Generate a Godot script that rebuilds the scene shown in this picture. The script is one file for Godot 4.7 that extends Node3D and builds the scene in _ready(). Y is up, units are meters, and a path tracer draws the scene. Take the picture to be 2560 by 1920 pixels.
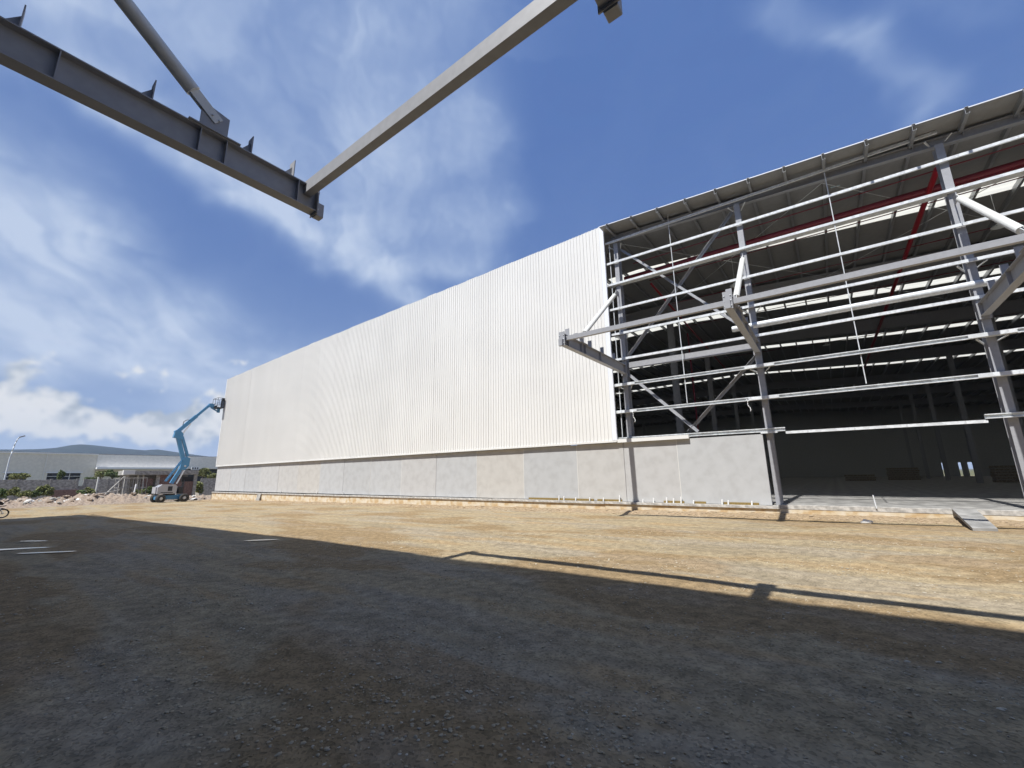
extends Node3D
# Warehouse yard: an open steel frame and a clad wall across a gravel yard, seen from under a neighbouring canopy frame.

const F := 1045.7           # focal length in photograph pixels (2560 x 1920)
const EYE := Vector3(0, 1.6, 0)
var cam_basis: Basis
var M := {}
var cache := {}
var used := {}
var rng := RandomNumberGenerator.new()
var nz := FastNoiseLite.new()
var nz2 := FastNoiseLite.new()

# ---------------------------------------------------------------- helpers
func ray(px: float, py: float) -> Vector3:
	return cam_basis * Vector3((px - 1280.0) / F, -(py - 960.0) / F, -1.0)

func on_x(px: float, py: float, x: float) -> Vector3:
	var d := ray(px, py)
	return EYE + d * (x / d.x)

func zl(a: float, b: float, x: float) -> Vector3:   # left distance, read off an enlargement of the photograph
	return on_x(a * 0.2803, 940.0 + b * 0.2803, x)

func put(parent: Node, node: Node3D, called: String) -> Node3D:
	var key := str(parent.get_instance_id()) + called
	var n: int = used.get(key, 0)
	used[key] = n + 1
	node.name = called if n == 0 else "%s_%03d" % [called, n]
	parent.add_child(node, true)
	return node

func thing(called: String, label: String, category: String, at := Vector3.ZERO, group := "", turn := 0.0) -> Node3D:
	var o := Node3D.new()
	put(self, o, called)
	o.position = at
	o.rotation.y = turn
	o.set_meta("label", label)
	o.set_meta("category", category)
	if group != "":
		o.set_meta("group", group)
	return o

func tag(o: Node3D, label: String, category: String, group := "") -> Node3D:
	o.set_meta("label", label)
	o.set_meta("category", category)
	if group != "":
		o.set_meta("group", group)
	return o

func mi(parent: Node, called: String, mesh: Mesh, mat: Material, xf := Transform3D.IDENTITY) -> MeshInstance3D:
	var o := MeshInstance3D.new()
	o.mesh = mesh
	o.material_override = mat
	o.transform = xf
	put(parent, o, called)
	return o

func box(parent: Node, called: String, c: Vector3, s: Vector3, mat: Material, rot := Vector3.ZERO) -> MeshInstance3D:
	var key := "box%s" % s
	if not cache.has(key):
		cache[key] = bevel_box(s)
	return mi(parent, called, cache[key], mat, Transform3D(Basis.from_euler(rot), c))

func bevel_box(s: Vector3) -> ArrayMesh:
	var b := minf(minf(s.x, s.y), s.z) * 0.08
	b = minf(b, 0.012)
	var poly := PackedVector2Array()
	var hx := s.x / 2
	var hy := s.y / 2
	for q in [[-hx + b, -hy], [hx - b, -hy], [hx, -hy + b], [hx, hy - b], [hx - b, hy], [-hx + b, hy], [-hx, hy - b], [-hx, -hy + b]]:
		poly.append(Vector2(q[0], q[1]))
	return prism(poly, s.z, -s.z / 2)

func prism(poly: PackedVector2Array, length: float, z0 := 0.0) -> ArrayMesh:
	var st := SurfaceTool.new()
	st.begin(Mesh.PRIMITIVE_TRIANGLES)
	st.set_smooth_group(-1)
	add_prism(st, poly, Transform3D(Basis.IDENTITY, Vector3(0, 0, z0)), length)
	st.generate_normals()
	return st.commit()

func add_prism(st: SurfaceTool, poly: PackedVector2Array, xf: Transform3D, length: float) -> void:
	var n := poly.size()
	for i in n:
		var p: Vector2 = poly[i]
		var q: Vector2 = poly[(i + 1) % n]
		var a := xf * Vector3(p.x, p.y, 0)
		var b := xf * Vector3(q.x, q.y, 0)
		var c := xf * Vector3(q.x, q.y, length)
		var d := xf * Vector3(p.x, p.y, length)
		for v in [a, c, b, a, d, c]:
			st.add_vertex(v)
	var idx := Geometry2D.triangulate_polygon(poly)
	for k in range(0, idx.size(), 3):
		var t := [idx[k], idx[k + 1], idx[k + 2]]
		var e: Vector2 = poly[t[1]] - poly[t[0]]
		var g: Vector2 = poly[t[2]] - poly[t[0]]
		if e.cross(g) < 0:
			t = [t[0], t[2], t[1]]
		for j in [0, 1, 2]:
			st.add_vertex(xf * Vector3(poly[t[j]].x, poly[t[j]].y, 0))
		for j in [0, 2, 1]:
			st.add_vertex(xf * Vector3(poly[t[j]].x, poly[t[j]].y, length))

func frame_of(a: Vector3, b: Vector3, up := Vector3.UP) -> Transform3D:
	var z := (b - a).normalized()
	if absf(z.dot(up)) > 0.98:
		up = Vector3.BACK
	var x := up.cross(z).normalized()
	return Transform3D(Basis(x, z.cross(x), z), a)

func member(parent: Node, called: String, shape: String, a: Vector3, b: Vector3, mat: Material, up := Vector3.UP) -> MeshInstance3D:
	var l := snappedf((b - a).length(), 0.001)
	var key := shape + str(l)
	if not cache.has(key):
		cache[key] = prism(profile(shape), l)
	return mi(parent, called, cache[key], mat, frame_of(a, b, up))

# profiles: "I w h t", "C w h t" (open to -x of the profile), "L w t", "R w h"
func profile(shape: String) -> PackedVector2Array:
	var s := shape.split(" ")
	var w := float(s[1]) / 2
	var p: Array = []
	match s[0]:
		"I":
			var h := float(s[2]) / 2
			var t := float(s[3])
			var e := t * 0.35
			p = [[-w, -h], [w, -h], [w, -h + t], [e, -h + t], [e, h - t], [w, h - t], [w, h], [-w, h], [-w, h - t], [-e, h - t], [-e, -h + t], [-w, -h + t]]
		"C":
			var h := float(s[2]) / 2
			var t := float(s[3])
			var l := h * 0.4
			p = [[-w, -h], [w, -h], [w, h], [-w, h], [-w, h - l], [-w + t, h - l], [-w + t, h - t], [w - t, h - t], [w - t, -h + t], [-w + t, -h + t], [-w + t, -h + l], [-w, -h + l]]
		"L":
			var t := float(s[2])
			p = [[-w, -w], [w, -w], [w, -w + t], [-w + t, -w + t], [-w + t, w], [-w, w]]
		"R":
			var h := float(s[2]) / 2
			p = [[-w, -h], [w, -h], [w, h], [-w, h]]
	var out := PackedVector2Array()
	for q in p:
		out.append(Vector2(q[0], q[1]))
	return out

func tube(parent: Node, called: String, a: Vector3, b: Vector3, r: float, mat: Material, seg := 14, r2 := -1.0) -> MeshInstance3D:
	var l := snappedf((b - a).length(), 0.001)
	var key := "tube%s/%s/%s/%d" % [l, r, r2, seg]
	if not cache.has(key):
		var c := CylinderMesh.new()
		c.bottom_radius = r
		c.top_radius = r if r2 < 0 else r2
		c.height = l
		c.radial_segments = seg
		c.rings = 1
		cache[key] = c
	var y := (b - a).normalized()
	var x := y.cross(Vector3.BACK if absf(y.z) < 0.9 else Vector3.RIGHT).normalized()
	return mi(parent, called, cache[key], mat, Transform3D(Basis(x, y, x.cross(y)), (a + b) / 2))

func polytube(parent: Node, called: String, pts: Array, r: float, mat: Material, seg := 8) -> MeshInstance3D:
	var st := SurfaceTool.new()
	st.begin(Mesh.PRIMITIVE_TRIANGLES)
	for i in pts.size() - 1:
		var a: Vector3 = pts[i]
		var b: Vector3 = pts[i + 1]
		var xf := frame_of(a, b)
		var poly := PackedVector2Array()
		for k in seg:
			poly.append(Vector2.from_angle(TAU * k / seg) * r)
		add_prism(st, poly, xf, (b - a).length() + r * 0.3)
	st.generate_normals()
	return mi(parent, called, st.commit(), mat)

func lathe(prof: Array, seg := 24) -> ArrayMesh:      # about the x axis; prof = [x, r]
	var st := SurfaceTool.new()
	st.begin(Mesh.PRIMITIVE_TRIANGLES)
	st.set_smooth_group(0)
	for i in prof.size() - 1:
		for k in seg:
			var v := []
			for q in [[i, k], [i + 1, k], [i + 1, k + 1], [i, k + 1]]:
				var an: float = TAU * q[1] / seg
				v.append(Vector3(prof[q[0]][0], prof[q[0]][1] * cos(an), prof[q[0]][1] * sin(an)))
			for j in [0, 1, 2, 0, 2, 3]:
				st.add_vertex(v[j])
	st.index()
	st.generate_normals()
	return st.commit()

func plate(parent: Node, called: String, pts: Array, thick: float, mat: Material, xf: Transform3D) -> MeshInstance3D:
	var poly := PackedVector2Array()
	for q in pts:
		poly.append(Vector2(q[0], q[1]))
	if Geometry2D.is_polygon_clockwise(poly):
		poly.reverse()
	return mi(parent, called, prism(poly, thick, -thick / 2), mat, xf)

func noise_tex(freq: float, colors: Array, offs: Array, kind := FastNoiseLite.TYPE_SIMPLEX_SMOOTH, octaves := 5, size := 512, seed := 1) -> NoiseTexture2D:
	var n := FastNoiseLite.new()
	n.seed = seed
	n.noise_type = kind
	n.frequency = freq
	n.fractal_octaves = octaves
	if kind == FastNoiseLite.TYPE_CELLULAR:
		n.cellular_return_type = FastNoiseLite.RETURN_CELL_VALUE
		n.fractal_type = FastNoiseLite.FRACTAL_NONE
	var t := NoiseTexture2D.new()
	t.noise = n
	t.width = size
	t.height = size
	t.seamless = true
	var g := Gradient.new()
	g.colors = PackedColorArray(colors)
	g.offsets = PackedFloat32Array(offs)
	t.color_ramp = g
	return t

func gray_tex(freq: float, lo: float, hi: float, kind := FastNoiseLite.TYPE_SIMPLEX_SMOOTH, seed := 1, size := 512) -> NoiseTexture2D:
	return noise_tex(freq, [Color(lo, lo, lo), Color((lo + hi) / 2, (lo + hi) / 2, (lo + hi) / 2), Color(hi, hi, hi)], [0.15, 0.5, 0.85], kind, 5, size, seed)

func lin(r: float, g: float, b: float) -> Color:
	return Color(r, g, b).linear_to_srgb()

func mat(c: Color, rough: float, metal := 0.0, tex: Texture2D = null, scale := 1.0) -> StandardMaterial3D:
	var m := StandardMaterial3D.new()
	m.albedo_color = c
	m.roughness = rough
	m.metallic = metal
	if tex:
		m.albedo_texture = tex
		m.uv1_triplanar = true
		m.uv1_world_triplanar = true
		m.uv1_scale = Vector3.ONE * scale
	return m

func ground_y(x: float, z: float) -> float:
	var xx := clampf(x, -170.0, 40.0)
	var y := 0.012 * xx + 0.005 * clampf(z, -20.0, 6.0)
	# loose soil banked along the foot of the far building
	var b := smoothstep(-18.2, -19.5, z) * smoothstep(-24.0, -21.0, z)
	if x > -61.0 and x < 46.0:
		y += b * (0.13 + 0.07 * nz.get_noise_2d(x * 14.0, z * 14.0) + 0.05 * nz.get_noise_2d(x * 40.0, z * 40.0))
	if x > -64.0 and x < 40.0 and z < -7.5 and z > -18.0:
		for q in [[-9.3, 0.25, 0.9], [-11.1, 0.25, 0.9], [-13.4, 0.3, 0.4], [-15.1, 0.3, 0.4]]:
			var dz: float = (z - q[0] - q[1] * sin(x * 0.11 + q[2])) / 0.22
			y -= 0.03 * exp(-dz * dz) * (0.6 + nz.get_noise_2d(x * 6.0, q[0] * 9.0)) - 0.018 * exp(-pow(absf(dz) - 1.7, 2.0) * 2.0)
	if absf(x) < 90.0:
		y += 0.022 * nz.get_noise_2d(x * 5.0, z * 9.0) + 0.012 * nz.get_noise_2d(x * 30.0 + 50.0, z * 45.0) + 0.016 * nz.get_noise_2d(x * 2.0 + 20.0, z * 38.0)
	return y

# ---------------------------------------------------------------- roof and wall heights of the far building
func along(t: Array, x: float) -> float:
	for i in t.size() - 1:
		if x <= t[i + 1][0]:
			return lerpf(t[i][1], t[i + 1][1], clampf((x - t[i][0]) / (t[i + 1][0] - t[i][0]), 0.0, 1.0))
	return t[-1][1]

const TOP := [[-60.4, 14.12], [-38.5, 14.67], [-22.6, 14.9], [-14.5, 15.03], [-8.4, 15.1]]
const ROOF := [[-60.4, 13.7], [-38.5, 14.25], [-22.6, 14.48], [-14.5, 14.6], [-8.4, 14.74], [7.0, 13.72], [46.0, 12.4]]

func girt_y(y: float, x: float) -> float:
	return y - (y - 1.6) * 0.0017 * (x + 8.4)

func _ready() -> void:
	rng.seed = 7
	nz.seed = 3
	nz.frequency = 0.05
	nz2.seed = 11
	nz2.frequency = 0.05
	nz2.fractal_octaves = 4
	# ---- camera
	cam_basis = Basis(Vector3.UP, deg_to_rad(36.84)) * Basis(Vector3.RIGHT, deg_to_rad(12.33)) * Basis(Vector3.BACK, deg_to_rad(-0.82))
	var cam := Camera3D.new()
	cam.name = "camera"
	cam.fov = 85.106
	cam.far = 6000.0
	cam.transform = Transform3D(cam_basis, EYE)
	add_child(cam)
	cam.current = true
	# ---- sky, exposure, haze
	var we := WorldEnvironment.new()
	we.name = "environment"
	var env := Environment.new()
	env.background_mode = Environment.BG_SKY
	var sky := Sky.new()
	var pano := PanoramaSkyMaterial.new()
	pano.panorama = make_sky()
	sky.sky_material = pano
	env.sky = sky
	env.background_energy_multiplier = 0.82
	env.tonemap_mode = Environment.TONE_MAPPER_LINEAR
	env.tonemap_exposure = 1.3
	env.fog_enabled = true
	env.fog_density = 0.00022
	env.fog_light_color = Color(0.72, 0.8, 0.92)
	env.sdfgi_enabled = true
	env.ssao_enabled = true
	env.ssil_enabled = true
	we.environment = env
	add_child(we)
	# ---- sun
	var sun := DirectionalLight3D.new()
	sun.name = "sun"
	sun.light_energy = 1.5
	sun.light_color = Color(1.0, 0.992, 0.975)
	sun.light_angular_distance = 0.53
	sun.shadow_enabled = true
	add_child(sun)
	sun.look_at_from_position(Vector3.ZERO, Vector3(0.15, -6.9, -4.28), Vector3.UP)

	make_materials()
	build_ground()
	build_hills()
	build_warehouse()
	build_near_building()
	build_yard_things()
	build_lift()
	build_motorcycle()
	build_distance()

# ---------------------------------------------------------------- sky
func make_sky() -> ImageTexture:
	# strokes of high cloud: azimuth, elevation (degrees) to azimuth, elevation, width, density
	var S := [
		[-96, 35, -73, 33.5, 3.0, 0.45], [-86, 33.5, -70, 33, 2.2, 0.5], [-73, 34, -62, 29, 3.2, 0.62], [-63, 30, -55, 25.5, 3.4, 0.66], [-57, 26.5, -50, 22, 3.0, 0.6],
		[-90, 42, -60, 40, 8.0, 0.4], [-80, 54, -50, 50, 9.0, 0.34], [-66, 35, -46, 43, 6.0, 0.36], [-58, 32, -42, 34, 4.5, 0.46], [-54, 26.5, -43, 28.5, 2.8, 0.5],
		[-62, 48, -44, 54, 4.0, 0.26], [-50, 38, -38, 42, 3.0, 0.2], [-108, 28, -86, 23, 5.0, 0.65], [-88, 22, -76, 15, 3.0, 0.45], [-108, 20, -76, 14, 5.0, 0.65], [-108, 13, -58, 11, 4.5, 0.6],
		[8, 41, 11.5, 34, 1.8, 0.32], [3, 47, 9, 40, 2.2, 0.24], [11, 34, 14, 28, 1.5, 0.16], [14, 41, 19, 37, 2.0, 0.14], [-30, 60, 10, 58, 6.0, 0.12], [-90, 50, -75, 44, 5.0, 0.2]]
	var r := RandomNumberGenerator.new()
	r.seed = 21
	for k in 46:     # the same kind of cloud goes on all round
		var az := r.randf_range(24.0, 258.0)
		var el := r.randf_range(10.0, 62.0)
		S.append([az, el, az + r.randf_range(8, 24), el + r.randf_range(-9, 9), r.randf_range(2.2, 5.5), r.randf_range(0.2, 0.6)])
	var LW := 720
	var LH := 180
	var low := PackedFloat32Array()
	low.resize(LW * LH)
	for s in S:
		var a := Vector2(s[0], s[1])
		var b := Vector2(s[2], s[3])
		var w: float = s[4]
		var reach := w * 2.6
		var kx := 1.0 / maxf(0.3, cos(deg_to_rad((a.y + b.y) / 2)))
		for j in range(int(maxf(0, (minf(a.y, b.y) - reach) * 2)), int(minf(LH - 1, (maxf(a.y, b.y) + reach) * 2))):
			for i in range(int((minf(a.x, b.x) - reach * kx + 180) * 2), int((maxf(a.x, b.x) + reach * kx + 180) * 2)):
				var p := Vector2(i / 2.0 - 180, j / 2.0)
				var q := Geometry2D.get_closest_point_to_segment(p, a, b)
				var dv := p - q
				dv.x /= kx
				var d := dv.length() / w
				# sharper on the lower side
				if dv.y < 0:
					d *= 1.5
				var v := exp(-d * d) * float(s[5])
				var at := j * LW + posmod(i, LW)
				low[at] = 1.0 - (1.0 - low[at]) * (1.0 - v)
	var n1 := FastNoiseLite.new()
	n1.seed = 5
	n1.frequency = 1.0
	n1.fractal_octaves = 5
	var n2 := FastNoiseLite.new()
	n2.seed = 9
	n2.frequency = 1.0
	n2.fractal_octaves = 5
	n2.fractal_gain = 0.55
	var W := 2048
	var H := 1024
	var data := PackedByteArray()
	data.resize(W * H * 3)
	var hz := Color(0.74, 0.80, 0.89)
	for j in H:
		var el := 90.0 - (j + 0.5) * 180.0 / H
		var ce := cos(deg_to_rad(el))
		var se := sin(deg_to_rad(el))
		var h := pow(1.0 - clampf(se, 0.0, 1.0), 3.2)
		for i in W:
			var at := (j * W + i) * 3
			if el < 0.0:
				data[at] = 150
				data[at + 1] = 145
				data[at + 2] = 135
				continue
			var az := (i + 0.5) * 360.0 / W        # column 0 looks along -z
			if az > 180.0:
				az -= 360.0
			var ra := deg_to_rad(az)
			var sx := sin(ra) * ce
			var sz := -cos(ra) * ce
			# clear air: deeper blue high up, paler towards the horizon
			var cr := lerpf(0.34, 0.69, h)
			var cg := lerpf(0.46, 0.765, h)
			var cb := lerpf(0.69, 0.875, h)
			# high cloud
			var px := sx / (se + 0.22)
			var pz := sz / (se + 0.22)
			var w1 := n1.get_noise_3d(sx * 3.0, se * 3.0, sz * 3.0)
			var w2 := n1.get_noise_3d(sx * 3.0 + 9.0, se * 3.0, sz * 3.0 + 4.0)
			var gx := (az + w1 * 6.0 + 180.0) * 2.0
			var gy := clampf((el + w2 * 3.2) * 2.0, 0.0, LH - 2.0)
			var i0 := int(floor(gx))
			var j0 := int(gy)
			var fx := gx - i0
			var fy := gy - j0
			var ia := posmod(i0, LW)
			var ib := posmod(i0 + 1, LW)
			var d0 := lerpf(lerpf(low[j0 * LW + ia], low[j0 * LW + ib], fx), lerpf(low[(j0 + 1) * LW + ia], low[(j0 + 1) * LW + ib], fx), fy)
			var u := px * 0.8 + pz * 0.6
			var v := -px * 0.6 + pz * 0.8
			var wisp := n2.get_noise_2d(u * 1.3 + w1 * 0.7, v * 3.4 + w2 * 0.9)
			var fine := n2.get_noise_2d(u * 5.0 + 30.0 + w2 * 1.2, v * 9.0)
			var dens := clampf(d0 * (1.0 + wisp * 0.55 + fine * 0.16) + 0.12 * maxf(wisp + 0.1, 0.0) * (0.3 + h), 0.0, 0.85)
			cr = lerpf(cr, 0.79, dens)
			cg = lerpf(cg, 0.84, dens)
			cb = lerpf(cb, 0.92, dens)
			# low heaped cloud
			if el < 16.0:
				var b0 := n2.get_noise_3d(sx * 9.0, el * 0.17, sz * 9.0)
				var b1 := n2.get_noise_3d(sx * 9.0 + 0.12, el * 0.17 - 0.13, sz * 9.0)
				var cover := smoothstep(-0.10, 0.18, b0 + 0.17 - absf(el - 5.0) * 0.085)
				var lit := clampf(0.55 + (b0 - b1) * 2.6 + (el - 6.0) * 0.03, 0.0, 1.0)
				var br := lerpf(0.70, 0.92, lit)
				cover *= 0.86
				cr = lerpf(cr, br, cover)
				cg = lerpf(cg, br * lerpf(1.05, 1.0, lit), cover)
				cb = lerpf(cb, br * lerpf(1.11, 1.0, lit), cover)
			var low_air := smoothstep(7.0, 0.0, el) * 0.6
			data[at] = int(clampf(lerpf(cr, hz.r, low_air), 0, 1) * 255)
			data[at + 1] = int(clampf(lerpf(cg, hz.g, low_air), 0, 1) * 255)
			data[at + 2] = int(clampf(lerpf(cb, hz.b, low_air), 0, 1) * 255)
	return ImageTexture.create_from_image(Image.create_from_data(W, H, false, Image.FORMAT_RGB8, data))

# ---------------------------------------------------------------- materials
func make_materials() -> void:
	var fine := gray_tex(0.02, 0.95, 1.0)
	var mott := gray_tex(0.012, 0.72, 1.0, FastNoiseLite.TYPE_SIMPLEX_SMOOTH, 4)
	var grain := gray_tex(0.25, 0.62, 1.0, FastNoiseLite.TYPE_CELLULAR, 6)
	M.clad = mat(lin(0.775, 0.765, 0.735), 0.42, 0.0, gray_tex(0.006, 0.975, 1.0, FastNoiseLite.TYPE_SIMPLEX_SMOOTH, 8), 0.06)
	M.clads = []
	for v in [1.0, 0.99, 1.008]:
		var cm: StandardMaterial3D = M.clad.duplicate()
		cm.albedo_color = lin(0.775 * v, 0.765 * v, 0.735 * v)
		M.clads.append(cm)
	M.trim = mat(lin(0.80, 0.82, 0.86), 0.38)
	M.galvdull = mat(lin(0.42, 0.43, 0.44), 0.45, 0.6)
	M.galv = mat(lin(0.76, 0.79, 0.81), 0.35, 0.0, gray_tex(0.03, 0.9, 1.0, FastNoiseLite.TYPE_CELLULAR, 12), 0.7)
	M.grey = mat(lin(0.36, 0.365, 0.385), 0.5, 0.0, fine, 0.5)
	M.white_tube = mat(lin(0.74, 0.74, 0.70), 0.4, 0.0, fine, 0.6)
	M.red = mat(lin(0.19, 0.014, 0.026), 0.4, 0.0, fine, 0.5)
	M.red2 = mat(lin(0.33, 0.012, 0.02), 0.4, 0.0, fine, 0.5)
	M.roof = mat(lin(0.27, 0.27, 0.265), 0.6, 0.0, fine, 0.3)
	M.skylight = mat(lin(0.92, 0.91, 0.86), 0.5)
	M.skylight.backlight_enabled = true
	M.skylight.backlight = Color(1.0, 0.985, 0.92)
	M.slab = mat(lin(0.40, 0.39, 0.37), 0.75, 0.0, mott, 0.25)
	M.inner = mat(lin(0.5, 0.51, 0.505), 0.6, 0.0, fine, 0.3)
	M.sandplinth = mat(lin(0.66, 0.59, 0.47), 0.9, 0.0, noise_tex(0.010, [lin(0.78, 0.62, 0.42), lin(0.93, 0.87, 0.76), lin(1, 1, 1)], [0.2, 0.5, 0.8], FastNoiseLite.TYPE_SIMPLEX_SMOOTH, 5, 512, 14), 0.35)
	M.ledge = mat(lin(0.60, 0.575, 0.53), 0.9, 0.0, mott, 0.6)
	M.joint = mat(lin(0.68, 0.67, 0.63), 0.8)
	M.foam = mat(lin(0.36, 0.25, 0.08), 0.9, 0.0, grain, 1.0)
	M.panels = []
	var stain := noise_tex(0.009, [lin(0.9, 0.895, 0.89), lin(0.965, 0.965, 0.965), lin(1, 1, 1)], [0.2, 0.5, 0.8], FastNoiseLite.TYPE_SIMPLEX_SMOOTH, 6, 1024, 15)
	for t in [[0.49, 0.485, 0.475], [0.475, 0.48, 0.48], [0.51, 0.49, 0.455], [0.455, 0.46, 0.46], [0.495, 0.485, 0.465]]:
		var pm := mat(lin(t[0], t[1], t[2]), 0.88, 0.0, stain, 0.16)
		pm.uv1_offset = Vector3(rng.randf(), rng.randf(), rng.randf())
		M.panels.append(pm)
	M.pvc = mat(lin(0.82, 0.82, 0.80), 0.4)
	M.rust = mat(lin(0.20, 0.11, 0.06), 0.9, 0.0, grain, 2.0)
	M.blue = mat(lin(0.07, 0.25, 0.45), 0.35, 0.0, fine, 1.0)
	M.cowl = mat(lin(0.42, 0.42, 0.44), 0.45, 0.0, fine, 1.0)
	M.black = mat(lin(0.018, 0.018, 0.02), 0.5)
	M.rubber = mat(lin(0.07, 0.066, 0.06), 0.9, 0.0, grain, 3.0)
	M.rim = mat(lin(0.55, 0.55, 0.55), 0.4)
	M.chrome = mat(lin(0.6, 0.6, 0.62), 0.2, 0.9)
	M.blackglass = mat(lin(0.01, 0.012, 0.014), 0.08)
	M.wood = mat(lin(0.42, 0.36, 0.28), 0.85, 0.0, mott, 1.0)
	M.timberpale = mat(lin(0.60, 0.57, 0.50), 0.8, 0.0, mott, 1.0)
	M.block = mat(lin(0.46, 0.44, 0.40), 0.95, 0.0, mott, 0.4)
	M.blockdark = mat(lin(0.36, 0.345, 0.32), 0.95, 0.0, mott, 0.5)
	M.brick = mat(lin(0.27, 0.17, 0.14), 0.95, 0.0, mott, 0.7)
	M.factory = mat(lin(0.80, 0.75, 0.64), 0.7, 0.0, fine, 0.1)
	M.factory2 = mat(lin(0.84, 0.81, 0.73), 0.7, 0.0, fine, 0.1)
	M.white = mat(lin(0.8, 0.8, 0.79), 0.6)
	M.leaf = mat(lin(0.20, 0.26, 0.085), 0.7, 0.0, gray_tex(0.1, 0.55, 1.0), 0.9)
	M.leaf.backlight_enabled = true
	M.leaf.backlight = Color(0.35, 0.45, 0.12)
	M.leaf2 = mat(lin(0.34, 0.36, 0.13), 0.75, 0.0, gray_tex(0.1, 0.55, 1.0), 0.9)
	M.leaf2.backlight_enabled = true
	M.leaf2.backlight = Color(0.4, 0.42, 0.15)
	M.bark = mat(lin(0.12, 0.09, 0.065), 0.9)
	M.spoil = mat(lin(0.34, 0.285, 0.23), 0.95, 0.0, noise_tex(0.02, [lin(0.55, 0.5, 0.48), lin(0.9, 0.8, 0.7), lin(1, 1, 1)], [0.25, 0.5, 0.75], FastNoiseLite.TYPE_SIMPLEX_SMOOTH, 5, 512, 31), 0.4)
	M.stone = mat(lin(0.50, 0.42, 0.34), 0.9, 0.0, mott, 0.8)
	M.hill = mat(lin(0.035, 0.055, 0.05), 1.0, 0.0, gray_tex(0.02, 0.6, 1.0), 0.004)
	M.water = mat(lin(0.05, 0.045, 0.035), 0.03)
	M.ground = mat(Color.WHITE, 0.92, 0.0, noise_tex(0.11, [lin(0.68, 0.68, 0.68), lin(0.90, 0.90, 0.90), lin(1.0, 0.99, 0.97), lin(1.0, 1.0, 1.0)], [0.06, 0.35, 0.7, 1.0], FastNoiseLite.TYPE_CELLULAR, 1, 1024, 41), 0.42)
	M.ground.vertex_color_use_as_albedo = true
	M.ground.metallic_specular = 0.15
	M.ground.detail_enabled = true
	M.ground.detail_blend_mode = BaseMaterial3D.BLEND_MODE_MUL
	M.ground.detail_albedo = gray_tex(0.03, 0.82, 1.0, FastNoiseLite.TYPE_SIMPLEX_SMOOTH, 43, 1024)
	M.ground.detail_uv_layer = BaseMaterial3D.DETAIL_UV_2
	M.ground.uv2_triplanar = true
	M.ground.uv2_world_triplanar = true
	M.ground.uv2_scale = Vector3.ONE * 0.137
	M.ground.heightmap_enabled = true
	M.ground.heightmap_texture = gray_tex(0.11, 0.0, 1.0, FastNoiseLite.TYPE_CELLULAR, 41, 1024)
	M.ground.heightmap_scale = 0.35
	M.pebbles = [mat(lin(0.36, 0.275, 0.17), 0.95), mat(lin(0.43, 0.36, 0.25), 0.95), mat(lin(0.54, 0.48, 0.37), 0.95), mat(lin(0.37, 0.33, 0.26), 0.95)]
	for pm in M.pebbles:
		pm.metallic_specular = 0.15
	M.clods = [mat(lin(0.42, 0.32, 0.21), 0.95), mat(lin(0.50, 0.41, 0.30), 0.95)]
	M.lamp = mat(lin(0.62, 0.66, 0.68), 0.4)
	M.sign = mat(lin(0.55, 0.72, 0.8), 0.4)

# ---------------------------------------------------------------- ground
func steps(t: Array) -> PackedFloat32Array:    # [from, step] ... [to]
	var out := PackedFloat32Array()
	for i in t.size() - 1:
		var a: float = t[i][0]
		var b: float = t[i + 1][0]
		var n := int(ceil((b - a) / t[i][1]))
		for k in n:
			out.append(a + (b - a) * k / n)
	out.append(t[-1][0])
	return out

func ground_color(x: float, z: float) -> Color:
	# streaks run along the yard, the way vehicles drive
	var s1 := nz2.get_noise_2d(x * 1.6, z * 11.0)
	var s2 := nz2.get_noise_2d(x * 4.0 + 70.0, z * 20.0 + 10.0)
	var s3 := nz2.get_noise_2d(x * 14.0 + 170.0, z * 24.0)
	var patch := nz2.get_noise_2d(x * 3.6 - 40.0, z * 7.5 + 33.0)
	var c := Color(0.46, 0.37, 0.235)
	c = c.lerp(Color(0.44, 0.37, 0.265), smoothstep(-0.15, 0.3, s1 + s3 * 0.3))
	c = c.lerp(Color(0.46, 0.335, 0.185), smoothstep(0.12, 0.42, s2 + s3 * 0.25) * 0.75)
	c = c.lerp(Color(0.33, 0.27, 0.18), smoothstep(0.1, 0.45, -s2 + s3 * 0.4) * 0.6)
	# ochre mud and a wet spot near the slab edge
	var m1 := Vector2((x - 3.6) / 2.1, (z + 13.6) / 0.55).length() + s3 * 0.5
	c = c.lerp(Color(0.24, 0.14, 0.05), 1.0 - smoothstep(0.75, 1.1, m1))
	# between the gravel the brown earth lies bare in large ragged patches, all over the yard
	var bare := nz2.get_noise_2d(x * 2.2, z * 5.0) + s3 * 0.13 + s2 * 0.07
	var earth := Color(0.37, 0.268, 0.15).lerp(Color(0.40, 0.305, 0.19), smoothstep(0.0, 0.35, s1 + s3 * 0.6))
	for q in [[-4.35, -2.8, 0.5, 0.24], [-0.5, -4.7, 0.6, 0.3], [-2.4, -1.9, 0.35, 0.2]]:    # dry dusty spots
		earth = earth.lerp(Color(0.42, 0.335, 0.23), 0.6 * (1.0 - smoothstep(0.5, 1.0, Vector2((x - q[0]) / q[2], (z - q[1]) / q[3]).length() + s3 * 0.6)))
	c = c.lerp(earth, smoothstep(0.05, 0.19, bare))
	if x < -62.0:
		c = c.lerp(Color(0.36, 0.33, 0.28), 0.6)
	# the foot of the far wall: pale broken soil
	c = c.lerp(Color(0.46, 0.345, 0.225), smoothstep(-18.3, -19.0, z) * smoothstep(-24.0, -21.0, z) * (0.75 + s3 * 0.5))
	if x < -150.0 or absf(z) > 120.0:
		c = Color(0.20, 0.20, 0.12)
	return c

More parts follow.
